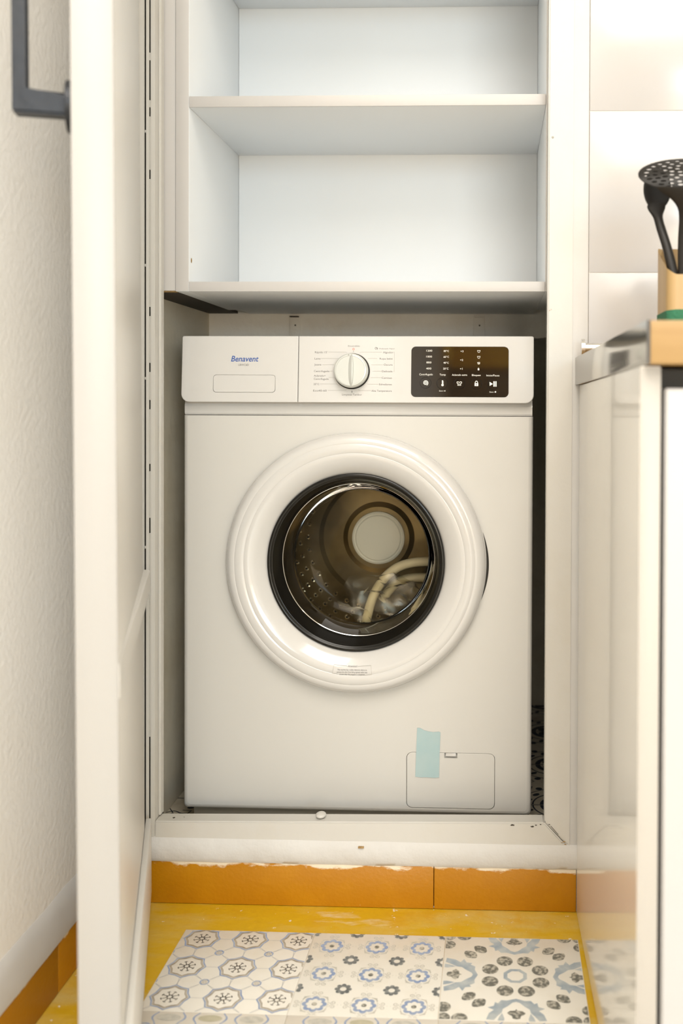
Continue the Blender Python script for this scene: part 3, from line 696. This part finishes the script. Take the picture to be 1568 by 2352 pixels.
mark('Encendido', 815, 796, 27, 'C', 3.6); mark('Limpieza Tambor', 812, 908, 46, 'C', 4.4); mark('Prelavado Vapor', 909, 801.6, 35.5, 'R', 2.6)
b = Print()
for p in (((756.5, 808.5), (797, 808.5), (799, 811)), ((739, 823), (780, 823)), ((743, 837.5), (770, 837.5)), ((760, 852), (767, 852)), ((757, 867), (770, 867)), ((738, 881.8), (778, 881.8)), ((756, 896.5), (797, 896.5), (799, 894)),
          ((880, 808.5), (830, 808.5), (828, 811)), ((869, 823), (847, 823)), ((883, 837.5), (855, 837.5)), ((879, 852), (858, 852)), ((879, 866.8), (854, 866.8)), ((872, 881.8), (846, 881.8)), ((856, 896.5), (828, 896.5), (826, 894)), ((908, 808), (908, 853)), ((908, 808), (906, 808)), ((908, 853), (906, 853))):
    b.line([pp(*q) for q in p], 0.00042)
b.front('program_lines', 'letter_pale', FA, pf)
for p, w_ in ((((814, 805), (814, 808.5)), 0.0006), (((811.8, 897), (811.8, 901.5)), 0.0010)):
    c = Print(); c.line([pp(*q) for q in p], w_); c.front('dial_tick', 'letter_grey', FA, pf)
c = Print(); c.line([pp(865.5+2.4*math.cos(t), 799.5+2.4*math.sin(t)) for t in [2*PI*k/6 for k in range(6)]], 0.0007, True); c.line([pp(866, 798), pp(869.5, 799), pp(869, 802.5)], 0.0008)
c.front('steam_mark', 'letter_grey', FA, pf)
d = Print(); d.radial(px(814), pz(801.5), lambda t: 0.0019, lambda t: 0.0012, 20); d.front('power_mark', 'letter_red', FA, pf)
# programme dial
kx, kz = px(811.2), pz(852.5); KD = empty('program_dial', (kx, ysurf(kz), kz)); KD.parent = WM; KD.rotation_euler = (-math.atan(0.0080/(ZT-ZB_)), 0, 0)
lathe('dial_seat', [(0.0, 0.0005), (0.0306, 0.0005), (0.0306, -0.0012), (0.0318, -0.0012), (0.0322, 0.002)], 'machine_gloss', KD, 72)
lathe('dial_gap', [(0.0, -0.0008), (0.0303, -0.0008)], 'dark_gap', KD, 72)
lathe('dial_cap', [(0.0285, -0.0035), (0.0288, -0.012), (0.0283, -0.0165), (0.0262, -0.0188), (0.0243, -0.0192), (0.0240, -0.0186), (0.0225, -0.0186), (0.0, -0.0190)], 'knob_white', KD, 72)
# ridge grip across the cap
loops = []
for t in range(13):
    q = -0.0262+0.0524*t/12; w = 0.0052*math.sqrt(max(0.02, 1-(q/0.0275)**2)); hh = 0.0042*(1-abs(q/0.0275)**6)
    loops.append([(-w*1.25+0.002, -0.0180, q), (-w*0.5+0.002, -0.0188-hh*0.55, q), (0.0028, -0.0190-hh, q), (w*0.5+0.002, -0.0188-hh*0.9, q), (w*0.7+0.002, -0.0180, q)])
frombm('dial_grip', loft(loops), 'knob_white', KD, 50)
lathe('dial_pointer', [(0.0, -0.0195), (0.0011, -0.0194), (0.0013, -0.0188)], 'letter_pale', KD, 14, -0.003, 0.0256)
# display
DP = plate('display', rrect(px(947), px(1169), pz(911, 1000), pz(795.5, 1000), 0.0075, 8), -0.0008, -0.0001, 'display_black', WM, bev=0.0004, surf=lambda z: ysurf(z))
DP.data  # thin glass plate
df = lambda x, z: ysurf(z)-0.0010
w = Print()
X0, Y0, sc6 = 940, 780, 240/1568
dp = lambda X, Y: (px(X0+X*sc6), pz(Y0+Y*sc6, 1000))
def dt(txt, X, Y, wd, h=26): 
    p = dp(X, Y); put_text(w, txt, p[0], p[1], wd*sc6*u, 'C', h=h*sc6*u)
for txt, X, Y, wd in (('1200', 314, 178, 88), ('1000', 312, 266, 86), ('800', 309, 354, 74), ('400', 307, 444, 78), ('80°C', 568, 182, 78), ('60°C', 568, 270, 80), ('40°C', 566, 358, 80), ('20°C', 562, 446, 80), ('+3', 801, 186, 44), ('+2', 797, 316, 44), ('+1', 793, 447, 38), ('Centrifugado', 268, 532, 200), ('Temp', 516, 535, 90), ('Aclarado extra', 768, 538, 226), ('Bloqueo', 1016, 541, 130), ('Inicio/Pausa', 1264, 545, 192)):
    dt(txt, X, Y, wd, 28)
dt('2sec', 494, 772, 60, 18); dt('2sec', 1242, 786, 60, 18)
w.line([dp(527, 764), dp(540, 764)], 0.0003); w.disc(*dp(552, 764), 0.0009, n=10); w.line([dp(1276, 778), dp(1286, 778)], 0.0003); w.disc(*dp(1302, 776), 0.0013, n=10)
def shirt(X, Y, s=1.0):
    w.poly([dp(X+a*s, Y+b*s) for a, b in ((-20, -16), (-9, -18), (0, -10), (9, -18), (20, -16), (22, 0), (13, 0), (13, 18), (-13, 18), (-13, 0), (-22, 0))])
for Y in (174, 262): 
    w.line([dp(1052+a, Y+b) for a, b in ((-20, -16), (-8, -17), (0, -10), (8, -17), (20, -16), (20, -2), (12, 0), (12, 16), (-12, 16), (-12, 0), (-20, -2))], 0.0006, True)
w.line([dp(1050+a, 350+b) for a, b in ((-18, -16), (-6, -10), (6, -16), (18, -14), (16, 8), (4, 16), (-10, 12))], 0.0006, True); w.line([dp(1038, 340), dp(1056, 356)], 0.0006); w.line([dp(1058, 346), dp(1068, 362)], 0.0006)
w.rect(*[dp(1037, 0)[0], dp(1061, 0)[0], dp(0, 455)[1], dp(0, 434)[1]]); w.line([dp(1049+9*math.cos(t), 434-12*math.sin(t)) for t in [PI*k/8 for k in range(9)]], 0.0006)
# icons on the five buttons
bx = [(262, 645), (512, 652), (765, 655), (1018, 659), (1267, 662)]
sp = []
for k in range(40):
    t = k/39; r_ = 4+36*t; a_ = 2*PI*2.1*t+0.5; sp.append(dp(262+r_*math.cos(a_), 645+r_*math.sin(a_)))
w.line(sp, 0.0011)
w.disc(*dp(515, 676), 0.0021); w.line([dp(515, 676), dp(515, 606)], 0.0020)
for dy in (-10, 10): w.line([dp(522, 640+dy), dp(534, 640+dy)], 0.0006)
w.line([dp(765+a, 655+b) for a, b in ((-34, -26), (-14, -28), (0, -14), (14, -28), (34, -26), (36, -8), (20, -4), (24, 26), (-24, 26), (-20, -4), (-36, -8))], 0.0010, True); w.line([dp(748, 662), dp(782, 662)], 0.0009)
w.poly([dp(*q) for q in ((992, 648), (1046, 648), (1046, 690), (992, 690))]); w.line([dp(1019+19*math.cos(t), 648-32*math.sin(t)) for t in [PI*k/10 for k in range(11)]], 0.0012)
w.poly([dp(*q) for q in ((1214, 626), (1264, 658), (1216, 688))])
for X in (1280, 1308): w.line([dp(X, 618), dp(X, 698)], 0.0022)
w.front('display_lettering', 'display_white', DP, df)
kk = Print(); kk.disc(*dp(1019, 668), 0.0007, n=10); kk.rect(dp(1016, 0)[0], dp(1022, 0)[0], dp(0, 682)[1], dp(0, 668)[1]); kk.front('keyhole_mark', 'button_black', DP, lambda x, z: df(x, z)-0.0003)
for X, Y in bx:
    q = dp(X, Y); bb = empty('touch_button', (q[0], ysurf(q[1])-0.0008, q[1])); bb.parent = DP; bb.rotation_euler.x = -math.atan(0.0080/(ZT-ZB_)); 
    lathe('button_ring', [(0.0088, 0.0), (0.0088, -0.0005), (0.0096, -0.0005), (0.0097, 0.0)], 'button_black', bb, 40)
# porthole door
bez = [(0.2185, 0.0015), (0.2200, -0.006), (0.2195, -0.013), (0.2165, -0.0195), (0.2110, -0.0240), (0.2040, -0.0262), (0.2026, -0.0258), (0.2018, -0.0264), (0.1950, -0.0270), (0.1872, -0.0266), (0.1864, -0.0260), (0.1856, -0.0264), (0.178, -0.0245), (0.169, -0.0205), (0.160, -0.0145), (0.1545, -0.0095), (0.1512, -0.0055), (0.1506, 0.004), (0.156, 0.006), (0.2100, 0.0012)]
PD = empty('porthole_door', (px0, 0, pz0)); PD.parent = WM
BZ = lathe('door_bezel', bez, 'machine_gloss', PD, 144, close=True, smooth=50)
def ybez(r):
    for (r0, y0), (r1, y1) in zip(bez, bez[1:]):
        if r1 <= r <= r0: return y0+(y1-y0)*(r0-r)/(r0-r1+1e-9)
    return -0.02
lathe('door_rim', [(0.1512, -0.003), (0.1505, -0.0080), (0.1480, -0.0092), (0.1455, -0.0085), (0.1440, -0.0060), (0.1425, -0.0055), (0.1400, 0.002), (0.1365, 0.018), (0.1330, 0.029), (0.1322, 0.036), (0.150, 0.037)], 'rim_black', PD, 120, smooth=50)
lathe('door_glass', [(0.1322, 0.026), (0.1312, 0.030), (0.1302, 0.036), (0.1265, 0.055), (0.1215, 0.078), (0.1175, 0.088), (0.110, 0.096), (0.095, 0.101), (0.060, 0.104), (0.0005, 0.105)], 'bowl_glass', PD, 120, smooth=60)
lathe('glass_edge', [(0.1328, 0.0275), (0.1322, 0.0262), (0.1312, 0.0268), (0.1312, 0.0285)], 'chrome', PD, 120)
# flat dark crescent: painted shade of the handle recess, right of the bezel
hr = Print(); A = [(-0.26+0.52*k/24) for k in range(25)]
hr.band([(0.2212*math.cos(t-0.02), 0.2212*math.sin(t-0.02)) for t in A], [((0.2212+0.0042*math.cos(t/0.27*PI/2))*math.cos(t-0.02), (0.2212+0.0042*math.cos(t/0.27*PI/2))*math.sin(t-0.02)) for t in A], False)
hr.front('recess_shade', 'dark_gap', PD, lambda x, z: -0.0005)
# warning label on the bezel
at = Print(); lx = lambda X: -0.0030+(X-806)*7.30e-4-px0; lz = lambda Y: 0.2875-(Y-1535)*7.30e-4-pz0
fy = lambda x, z: ybez(math.hypot(x, z))-0.0006
put_text(at, 'Attention!', lx(806.5), lz(1527.8), 21*7.3e-4, 'C', h=4.2*7.3e-4)
for txt, Y, wd in (('The machine has a safety detection device to', 1535, 68), ('prevent the door from being opened within two', 1540, 70), ('minutes after the program is completed.', 1545, 60)): put_text(at, txt, lx(806), lz(Y), wd*7.3e-4, 'C', h=3.6*7.3e-4)
at.front('warning_lettering', 'letter_grey', PD, fy)
at = Print()
def fine(pts, n=12): return [(a[0]+(b[0]-a[0])*k/n, a[1]+(b[1]-a[1])*k/n) for a, b in zip(pts, pts[1:]) for k in range(n+1)]
at.line(fine([(lx(795), lz(1526)), (lx(764), lz(1522.5)), (lx(760.5), lz(1541.5)), (lx(774), lz(1543.5))]), 0.0004)
at.line(fine([(lx(818), lz(1526)), (lx(849), lz(1523.5)), (lx(851), lz(1543)), (lx(836), lz(1545))]), 0.0004)
at.front('warning_outline', 'letter_pale', PD, fy)
# drum behind the door
DM = empty('drum', (px0, 0, pz0)); DM.parent = WM
lathe('door_gasket', [(0.1535, 0.041), (0.1500, 0.060), (0.1440, 0.072), (0.1460, 0.082), (0.1560, 0.088)], 'gasket', DM, 96)
lathe('drum_shell', [(0.1550, 0.088), (0.1600, 0.085), (0.175, 0.090), (0.222, 0.100), (0.226, 0.106), (0.226, 0.296), (0.220, 0.304)], 'drum_steel', DM, 120, smooth=40)
lathe('drum_back_plate', [(0.2205, 0.304), (0.200, 0.306), (0.190, 0.300), (0.120, 0.300), (0.112, 0.308), (0.072, 0.308), (0.062, 0.302), (0.0, 0.302)], 'drum_back', DM, 96, smooth=30)
lathe('drum_hub', [(0.0530, 0.3015), (0.0525, 0.2975), (0.0490, 0.2960), (0.0465, 0.2975), (0.0440, 0.2950), (0.0, 0.2930)], 'hub_plastic', DM, 72, smooth=30)
for k in range(3):
    a_ = R(178)+2*PI/3*k; c_, s_ = math.cos(a_), math.sin(a_)
    def LP(r, o, y): return (c_*r-s_*o, y, s_*r+c_*o)
    loops = [[LP(0.2255, -0.030*q, y), LP(0.195, -0.022*q, y), LP(0.178-0.02*(1-q), -0.008*q, y), LP(0.178-0.02*(1-q), 0.008*q, y), LP(0.195, 0.022*q, y), LP(0.2255, 0.030*q, y)] for y, q in ((0.112, 0.75), (0.13, 0.95), (0.20, 1.0), (0.275, 1.0), (0.2985, 0.9))]
    frombm('drum_lifter', loft(loops), 'drum_steel', DM, 40)
# pressed dimples and holes of the drum wall
bm = bmesh.new(); bh = bmesh.new()
def dimple(fr_):
    bmesh.ops.create_cone(bm, cap_ends=True, segments=10, radius1=0.0050, radius2=0.0026, depth=0.0024, matrix=fr_)
    bmesh.ops.create_circle(bh, cap_ends=True, segments=8, radius=0.0022, matrix=fr_ @ Matrix.Translation((0, 0, 0.0013)))
for j in range(3):
    for k in range(56):
        a_ = 2*PI*(k+0.5*(j % 2))/56
        if any(abs(((a_-R(178)-2*PI/3*q+PI) % (2*PI))-PI) < 0.17 for q in range(3)): continue
        c_, s_ = math.cos(a_), math.sin(a_)
        dimple(Matrix(((-s_, 0, -c_, c_*0.2252), (0, 1, 0, 0.15+0.05*j), (c_, 0, -s_, s_*0.2252), (0, 0, 0, 1))))
for j, (rr, n) in enumerate(((0.142, 34), (0.158, 38), (0.172, 42), (0.186, 46))):   # rings on the back plate, facing the door
    for k in range(n):
        a_ = 2*PI*(k+0.5*(j % 2))/n
        dimple(Matrix.Translation((rr*math.cos(a_), 0.2990, rr*math.sin(a_))) @ Matrix.Rotation(PI/2, 4, 'X'))
o = frombm('drum_dimples', bm, 'dimple', DM); o['kind'] = 'stuff'
o = frombm('drum_holes', bh, 'hole_black', DM); o['kind'] = 'stuff'
# blue tape over the hatch
def wall_pt(x, z, y): return (x, y, z)
TP = empty('adhesive_tape', WM.matrix_basis @ Vector((0.122, -0.001, 0.142)), -0.008); tag(TP, 'strip of pale blue tape stuck across the filter hatch edge', 'tape')
TP.location = WM.location+Vector((0.122, -0.0015, 0.142))
pts = [(-0.0205, -0.0400), (-0.012, -0.0412), (0.0, -0.0408), (0.012, -0.0416), (0.0200, -0.0405), (0.0208, 0.0), (0.0222, 0.0360), (0.019, 0.0372), (0.010, 0.0362), (0.002, 0.0372), (-0.006, 0.0392), (-0.012, 0.0428), (-0.0175, 0.0430), (-0.0190, 0.0)]
bm = loft([[(x, -0.0006, z) for x, z in pts], [(x, 0.0, z) for x, z in pts]]); frombm('tape_strip', bm, 'tape_blue', TP)
# hose and plastic bag left in the drum (machine-local points)
def ml(x, y, z): return WM.location+Vector((x+px0, y, z+pz0))
def smooth_path(P, n=8):
    P = [Vector(p) for p in P]; out = []
    for i in range(len(P)-1):
        p0, p1, p2, p3 = P[max(i-1, 0)], P[i], P[i+1], P[min(i+2, len(P)-1)]
        for k in range(n):
            t = k/n; out.append(0.5*((2*p1)+(-p0+p2)*t+(2*p0-5*p1+4*p2-p3)*t*t+(-p0+3*p1-3*p2+p3)*t**3))
    return out+[P[-1]]
hp = [(-0.004, 0.150, -0.150), (-0.002, 0.165, -0.128), (0.008, 0.18, -0.092), (0.030, 0.19, -0.058), (0.062, 0.19, -0.036), (0.110, 0.185, -0.028), (0.150, 0.18, -0.036), (0.172, 0.19, -0.070), (0.160, 0.20, -0.105), (0.140, 0.215, -0.085), (0.120, 0.22, -0.068), (0.080, 0.225, -0.066), (0.045, 0.225, -0.078), (0.018, 0.22, -0.110)]
b0 = ml(0.05, 0.2, -0.15); pth = [ml(*p)-b0 for p in hp]
HO = tube('drain_hose', smooth_path(pth), 0.0088, 'hose_tan', None, 14); HO.location = b0
tag(HO, 'beige drain hose coiled inside the washing machine drum', 'hose')
bm = bmesh.new(); bmesh.ops.create_icosphere(bm, subdivisions=3, radius=1)
for v in bm.verts:
    p = v.co.copy(); n = 1+0.45*noise.noise(p*2.3+Vector((7, 1, 3)))+0.20*noise.noise(p*5.1)
    v.co = Vector((p.x*0.082*n, p.y*0.024*n, max(p.z, -0.8)*0.046*n))
BG = frombm('plastic_bag', bm, 'bag_plastic', None, 40); BG.location = ml(0.040, 0.150, -0.098)
tag(BG, 'crumpled clear plastic bag lying in the washing machine drum', 'bag')

# ------------------------------------------------------------------ open door on the left
ang = math.atan2(0.1567, 0.4955)     # the leaf leans this far out of the depth direction
D1 = empty('door_1', (-0.5490, -0.0299, 0.03)); struct(D1, 'thick cream cupboard door standing open at the left')
D1.rotation_euler = (R(0.4), 0.0, -PI/2+ang)
# local: +x runs from hinge to free edge, +y = inner face side
LN, TH = 0.585, 0.0405
def dbx(name, x0, x1, y0, y1, z0, z1, m='door_paint', bev=0.0025): return box(name, x0, x1, y0, y1, z0, z1, m, D1, bev)
dbx('door_leaf', 0.036, LN-0.0032, -TH, 0.0, 0.0, 2.02, bev=0.001)
dbx('dimmed_door_edge', LN-0.003, LN, -TH, 0.0, 0.0, 2.02, 'door_front_dim', bev=0.0012)  # free edge painted darker so direct light does not bleach it
bm = loft([[(x, 0.0001, 0.482), (x, t_, 0.482), (x, t_, 0.515), (x, t_*0.75, 0.517), (x, 0.0001, 0.517)] for x, t_ in ((0.010, 0.0095), (0.2, 0.0070), (0.4, 0.0040), (LN-0.004, 0.0012))])
frombm('middle_batten', bm, 'door_paint', D1, 30)
dbx('bottom_batten', 0.0, LN-0.010, 0.0002, 0.0085, 0.0, 0.118, bev=0.0012)
# pull handle on the outer face
H = empty('pull_handle', (LN-0.036, -TH, 1.083)); H.parent = D1
bm = bmesh.new(); bmesh.ops.create_cone(bm, cap_ends=True, segments=40, radius1=0.0265, radius2=0.0265, depth=0.007, matrix=Matrix.Translation((0, -0.0036, 0)) @ Matrix.Rotation(PI/2, 4, 'X')); bmesh.ops.bevel(bm, geom=bm.edges[:], offset=0.0008, segments=1, affect='EDGES')
RS = frombm('handle_rose', bm, 'iron_black', H, 40)
bm = bmesh.new(); bmesh.ops.create_cone(bm, cap_ends=True, segments=40, radius1=0.0265, radius2=0.0265, depth=0.007, matrix=Matrix.Translation((0, -0.0036, 0.30)) @ Matrix.Rotation(PI/2, 4, 'X')); frombm('handle_rose', bm, 'iron_black', H, 40)
bm = bmesh.new(); hw = 0.011
prof = [(-0.003, -0.011), (-0.0575, -0.011), (-0.0575, 0.311), (-0.003, 0.311), (-0.003, 0.289), (-0.0465, 0.289), (-0.0465, 0.011), (-0.003, 0.011)]
bm = loft([[(s*hw, y, z) for y, z in prof] for s in (-1, 1)]); bmesh.ops.bevel(bm, geom=[e for e in bm.edges], offset=0.0022, segments=2, affect='EDGES')
frombm('handle_bar', bm, 'iron_black', H, 40)

# ------------------------------------------------------------------ kitchen counter on the right
# worktop: its far left corner touches the pier, slightly out of square
ca = math.atan2(0.149-0.130, 0.60)
WT = empty('worktop', (0.1300, -0.002, 0.8420)); tag(WT, 'honey wood worktop with a brushed steel end strip', 'worktop')
WT.rotation_euler = (-math.atan2(0.0088, 0.60), 0, ca)
# local: -y towards the viewer
box('top_slab', 0.003, 1.25, -0.600, -0.006, 0.0, 0.0425, 'worktop_wood', WT, 0.0015)
box('end_strip', 0.0, 0.0028, -0.599, -0.001, -0.0005, 0.0430, 'steel', WT, 0.0008)
box('strip_cap', 0.0002, 0.0030, -0.6012, -0.5992, 0.0, 0.0425, 'strip_cap', WT)
# base cabinet
BC = empty('base_cabinet', (0.1365, -0.008, 0.0)); tag(BC, 'white kitchen base cabinet with glossy end panel', 'cabinet'); BC.rotation_euler = (0, 0, math.atan2(0.0092, 0.58))
bm = loft([[(x, -0.001, 0.0015), (x, -0.575, 0.0015), (x, -0.575, 0.8490), (x, -0.001, 0.8412)] for x in (0.0, 0.0205)]); bmesh.ops.bevel(bm, geom=bm.edges[:], offset=0.001, segments=2, affect='EDGES')
EP = frombm('end_panel', bm, 'cabinet_gloss', BC, 40)
box('dimmed_edge', 0.0004, 0.0201, -0.5758, -0.5751, 0.002, 0.8480, 'cabinet_front_dim', EP, 0.0002)  # panel front toned down in colour where frontal light hits it
box('carcass', 0.0215, 1.05, -0.545, -0.05, 0.10, 0.826, 'cabinet_satin', BC)
box('worktop_shade', 0.0215, 1.05, -0.558, -0.5455, 0.10, 0.8470, 'dark_gap', BC)  # near-black box: shade under the worktop put into its colour
box('kick_board', 0.0215, 1.05, -0.50, -0.49, 0.002, 0.098, 'dark_gap', BC)
for q, dx in enumerate((0.0245, 0.4745)):
    x0, x1, z0_, z1_ = dx, dx+0.446, 0.105, 0.8275
    lp = rrect(x0, x1, z0_, z1_, (0.002, 0.002, 0.003, 0.003), 3)
    inn = lambda d: [(x0+d if x < (x0+x1)/2 else x1-d, z0_+d if z < (z0_+z1_)/2 else z1_-d) for x, z in lp]
    bm = loft([[(x, -0.5592, z) for x, z in lp], [(x, -0.5755, z) for x, z in lp], [(x, -0.578, z) for x, z in inn(0.002)], [(x, -0.578, z) for x, z in inn(0.0580)], [(x, -0.5735, z) for x, z in inn(0.0620)], [(x, -0.5735, z) for x, z in inn(0.066)]])
    dd = frombm('cabinet_door', bm, 'cabinet_satin', BC, 30)
    lathe('knob', [(0.0, -0.605), (0.010, -0.603), (0.013, -0.597), (0.006, -0.590), (0.005, -0.5775)], 'chrome', dd, 24, (x1-0.04 if q == 0 else x0+0.04), 0.74)
# chrome rail on the tiles just above the worktop
CR = empty('chrome_rail', (0.1390, -0.034, 0.8990)); tag(CR, 'chrome rail with an end disc along the tiles above the worktop', 'rail')
def xcyl(name, x0, x1, r, m, parent):
    bm = bmesh.new(); bmesh.ops.create_cone(bm, cap_ends=True, segments=32, radius1=r, radius2=r, depth=x1-x0, matrix=Matrix.Translation(((x0+x1)/2, 0, 0)) @ Matrix.Rotation(PI/2, 4, 'Y')); return frombm(name, bm, m, parent, 40)
xcyl('end_disc', -0.0026, 0.0026, 0.0138, 'chrome', CR); xcyl('rail_tube', 0.0027, 0.62, 0.0078, 'chrome', CR)
for xx in (0.10, 0.55): box('rail_bracket', xx-0.006, xx+0.006, 0.0079, 0.0275, -0.005, 0.005, 'chrome', CR)
# bamboo utensil holder
ux, uy, uz = 0.2820, -0.262, 0.8890
UH = empty('utensil_holder', (ux, uy, uz)); tag(UH, 'bamboo utensil holder with a green band on the worktop', 'utensil holder')
def holder_wall(o):
    # open box with a scooped front lip: outer half size .0515 (x) .040 (y)
    hx, hy, t = 0.0610, 0.042, 0.0045; H0, H1 = 0.0880, 0.1330
    P = rrect(-hx, hx, -hy, hy, 0.012, 8); n = len(P); bm = bmesh.new()
    def top(x, y):
        q = (y+hy)/(2*hy); s = max(0, min(1, (q-0.58)/0.36)); e = max(0.0, (abs(x)-(hx-0.014))/0.014); s = max(s, e*0.30)
        return H0+(H1-H0)*s*s*(3-2*s)
    I = [(x*(1-t/hx), y*(1-t/hy)) for x, y in P]
    return bm, P, I, top, t
bm, P, I, top, t_ = holder_wall(None)
L = [[bm.verts.new((x, y, 0.001)) for x, y in P], [bm.verts.new((x, y, top(x, y))) for x, y in P], [bm.verts.new((x, y, top(x, y)-0.0005)) for x, y in I], [bm.verts.new((x, y, 0.010)) for x, y in I]]
for a, b in zip(L, L[1:]):
    for i in range(len(P)): bm.faces.new((a[i], a[(i+1) % len(P)], b[(i+1) % len(P)], b[i]))
bm.faces.new(L[0]); bm.faces.new(L[3])
frombm('holder_body', bm, 'bamboo', UH, 40)
bm = bmesh.new(); Pb = [(x*1.012, y*1.018) for x, y in P]
topg = lambda x: 0.0425+0.003*(1-(x/0.061)**2)
L = [[bm.verts.new((x, y, 0.0015)) for x, y in Pb], [bm.verts.new((x, y, topg(x))) for x, y in Pb], [bm.verts.new((x*0.985, y*0.98, topg(x))) for x, y in Pb]]
for a, b in zip(L, L[1:]):
    for i in range(len(P)): bm.faces.new((a[i], a[(i+1) % len(P)], b[(i+1) % len(P)], b[i]))
frombm('green_band', bm, 'green_felt', UH, 40)
a = Print(); put_text(a, 'alp', -0.0375, 0.0590, 0.0165, 'L', h=0.0095); a.front('brand_mark', 'bamboo_mark', UH, lambda x, z: -0.0422)
# skimmer: oval dish with round holes on a flat handle
SK = empty('skimmer', (ux-0.031, uy, uz+0.012)); tag(SK, 'black nylon skimmer with a perforated oval head in the bamboo holder', 'skimmer')
def dish(u, v):     # u across, v up the head (-1..1), returns local point; the head leans back
    a_, b_ = 0.0640, 0.040
    return Vector((u*a_, -0.026+v*0.015+0.010*(u*u+v*v), 0.2085+v*0.0245))
bm = bmesh.new(); holes = []
for ring, cnt in ((0.20, 6), (0.36, 11), (0.52, 16), (0.68, 21), (0.84, 26)):
    for k in range(cnt): a_ = 2*PI*k/cnt+ring*3; holes.append((ring*math.cos(a_), ring*math.sin(a_)))
GR = 150; vm = {}
def vert(i, j):
    if (i, j) not in vm: vm[(i, j)] = bm.verts.new(dish(-1+2*i/GR, -1+2*j/GR))
    return vm[(i, j)]
for i in range(GR):
    for j in range(GR):
        u_, v_ = -1+2*(i+0.5)/GR, -1+2*(j+0.5)/GR
        if u_*u_+v_*v_ > 1.0: continue
        if any((u_-a)**2+((v_-b))**2 < 0.052**2 for a, b in holes): continue
        bm.faces.new((vert(i, j), vert(i+1, j), vert(i+1, j+1), vert(i, j+1)))
# round the outer rim and the hole rims
for v in bm.verts: pass
me_o = frombm('skimmer_head', bm, 'nylon_black', SK, 60)
md = me_o.modifiers.new('s', 'SOLIDIFY'); md.thickness = 0.0010
hp = [Vector((0.001, -0.004, 0.0)), Vector((0.001, -0.006, 0.06)), Vector((0.0, -0.010, 0.12)), Vector((0.0, -0.018, 0.150)), Vector((0.0, -0.030, 0.172)), Vector((0.0, -0.039, 0.188))]
tube('skimmer_handle', smooth_path(hp, 5), [(0.0112, 0.004)]*15+[(0.0115, 0.0038), (0.012, 0.0036), (0.0130, 0.0034), (0.0150, 0.003), (0.0180, 0.0026), (0.0220, 0.0022), (0.0270, 0.002), (0.0330, 0.0018), (0.0390, 0.0016), (0.0430, 0.0014), (0.0430, 0.001)], 'nylon_black', SK, 16)
# spoon leaning to the left behind it
SN = empty('serving_spoon', (ux-0.0445, uy+0.007, uz+0.0125)); tag(SN, 'black nylon spoon leaning left behind the skimmer', 'spoon')
hp = [Vector((0.010, -0.016, 0.0)), Vector((0.000, -0.013, 0.068)), Vector((-0.0085, -0.006, 0.112)), Vector((-0.0175, 0.004, 0.148)), Vector((-0.0205, 0.009, 0.166)), Vector((-0.0215, 0.012, 0.178))]
tube('spoon_handle', smooth_path(hp, 5), [(0.0066, 0.0045)]*10+[(0.0062, 0.0045)]*5+[(0.0060, 0.005), (0.0060, 0.005), (0.0062, 0.005), (0.0068, 0.0045), (0.0080, 0.004), (0.0095, 0.0035), (0.0110, 0.003), (0.0120, 0.003), (0.0122, 0.0026), (0.0115, 0.002), (0.010, 0.002)], 'nylon_black', SN, 16)
bm = bmesh.new(); bmesh.ops.create_uvsphere(bm, u_segments=28, v_segments=16, radius=1)
for v in bm.verts:
    p = v.co.copy(); v.co = Vector((p.x*0.0185-0.020, 0.018+p.y*0.004-0.006*(p.x*p.x+p.z*p.z), 0.197+p.z*0.028))
frombm('spoon_bowl', bm, 'nylon_black', SN, 60)
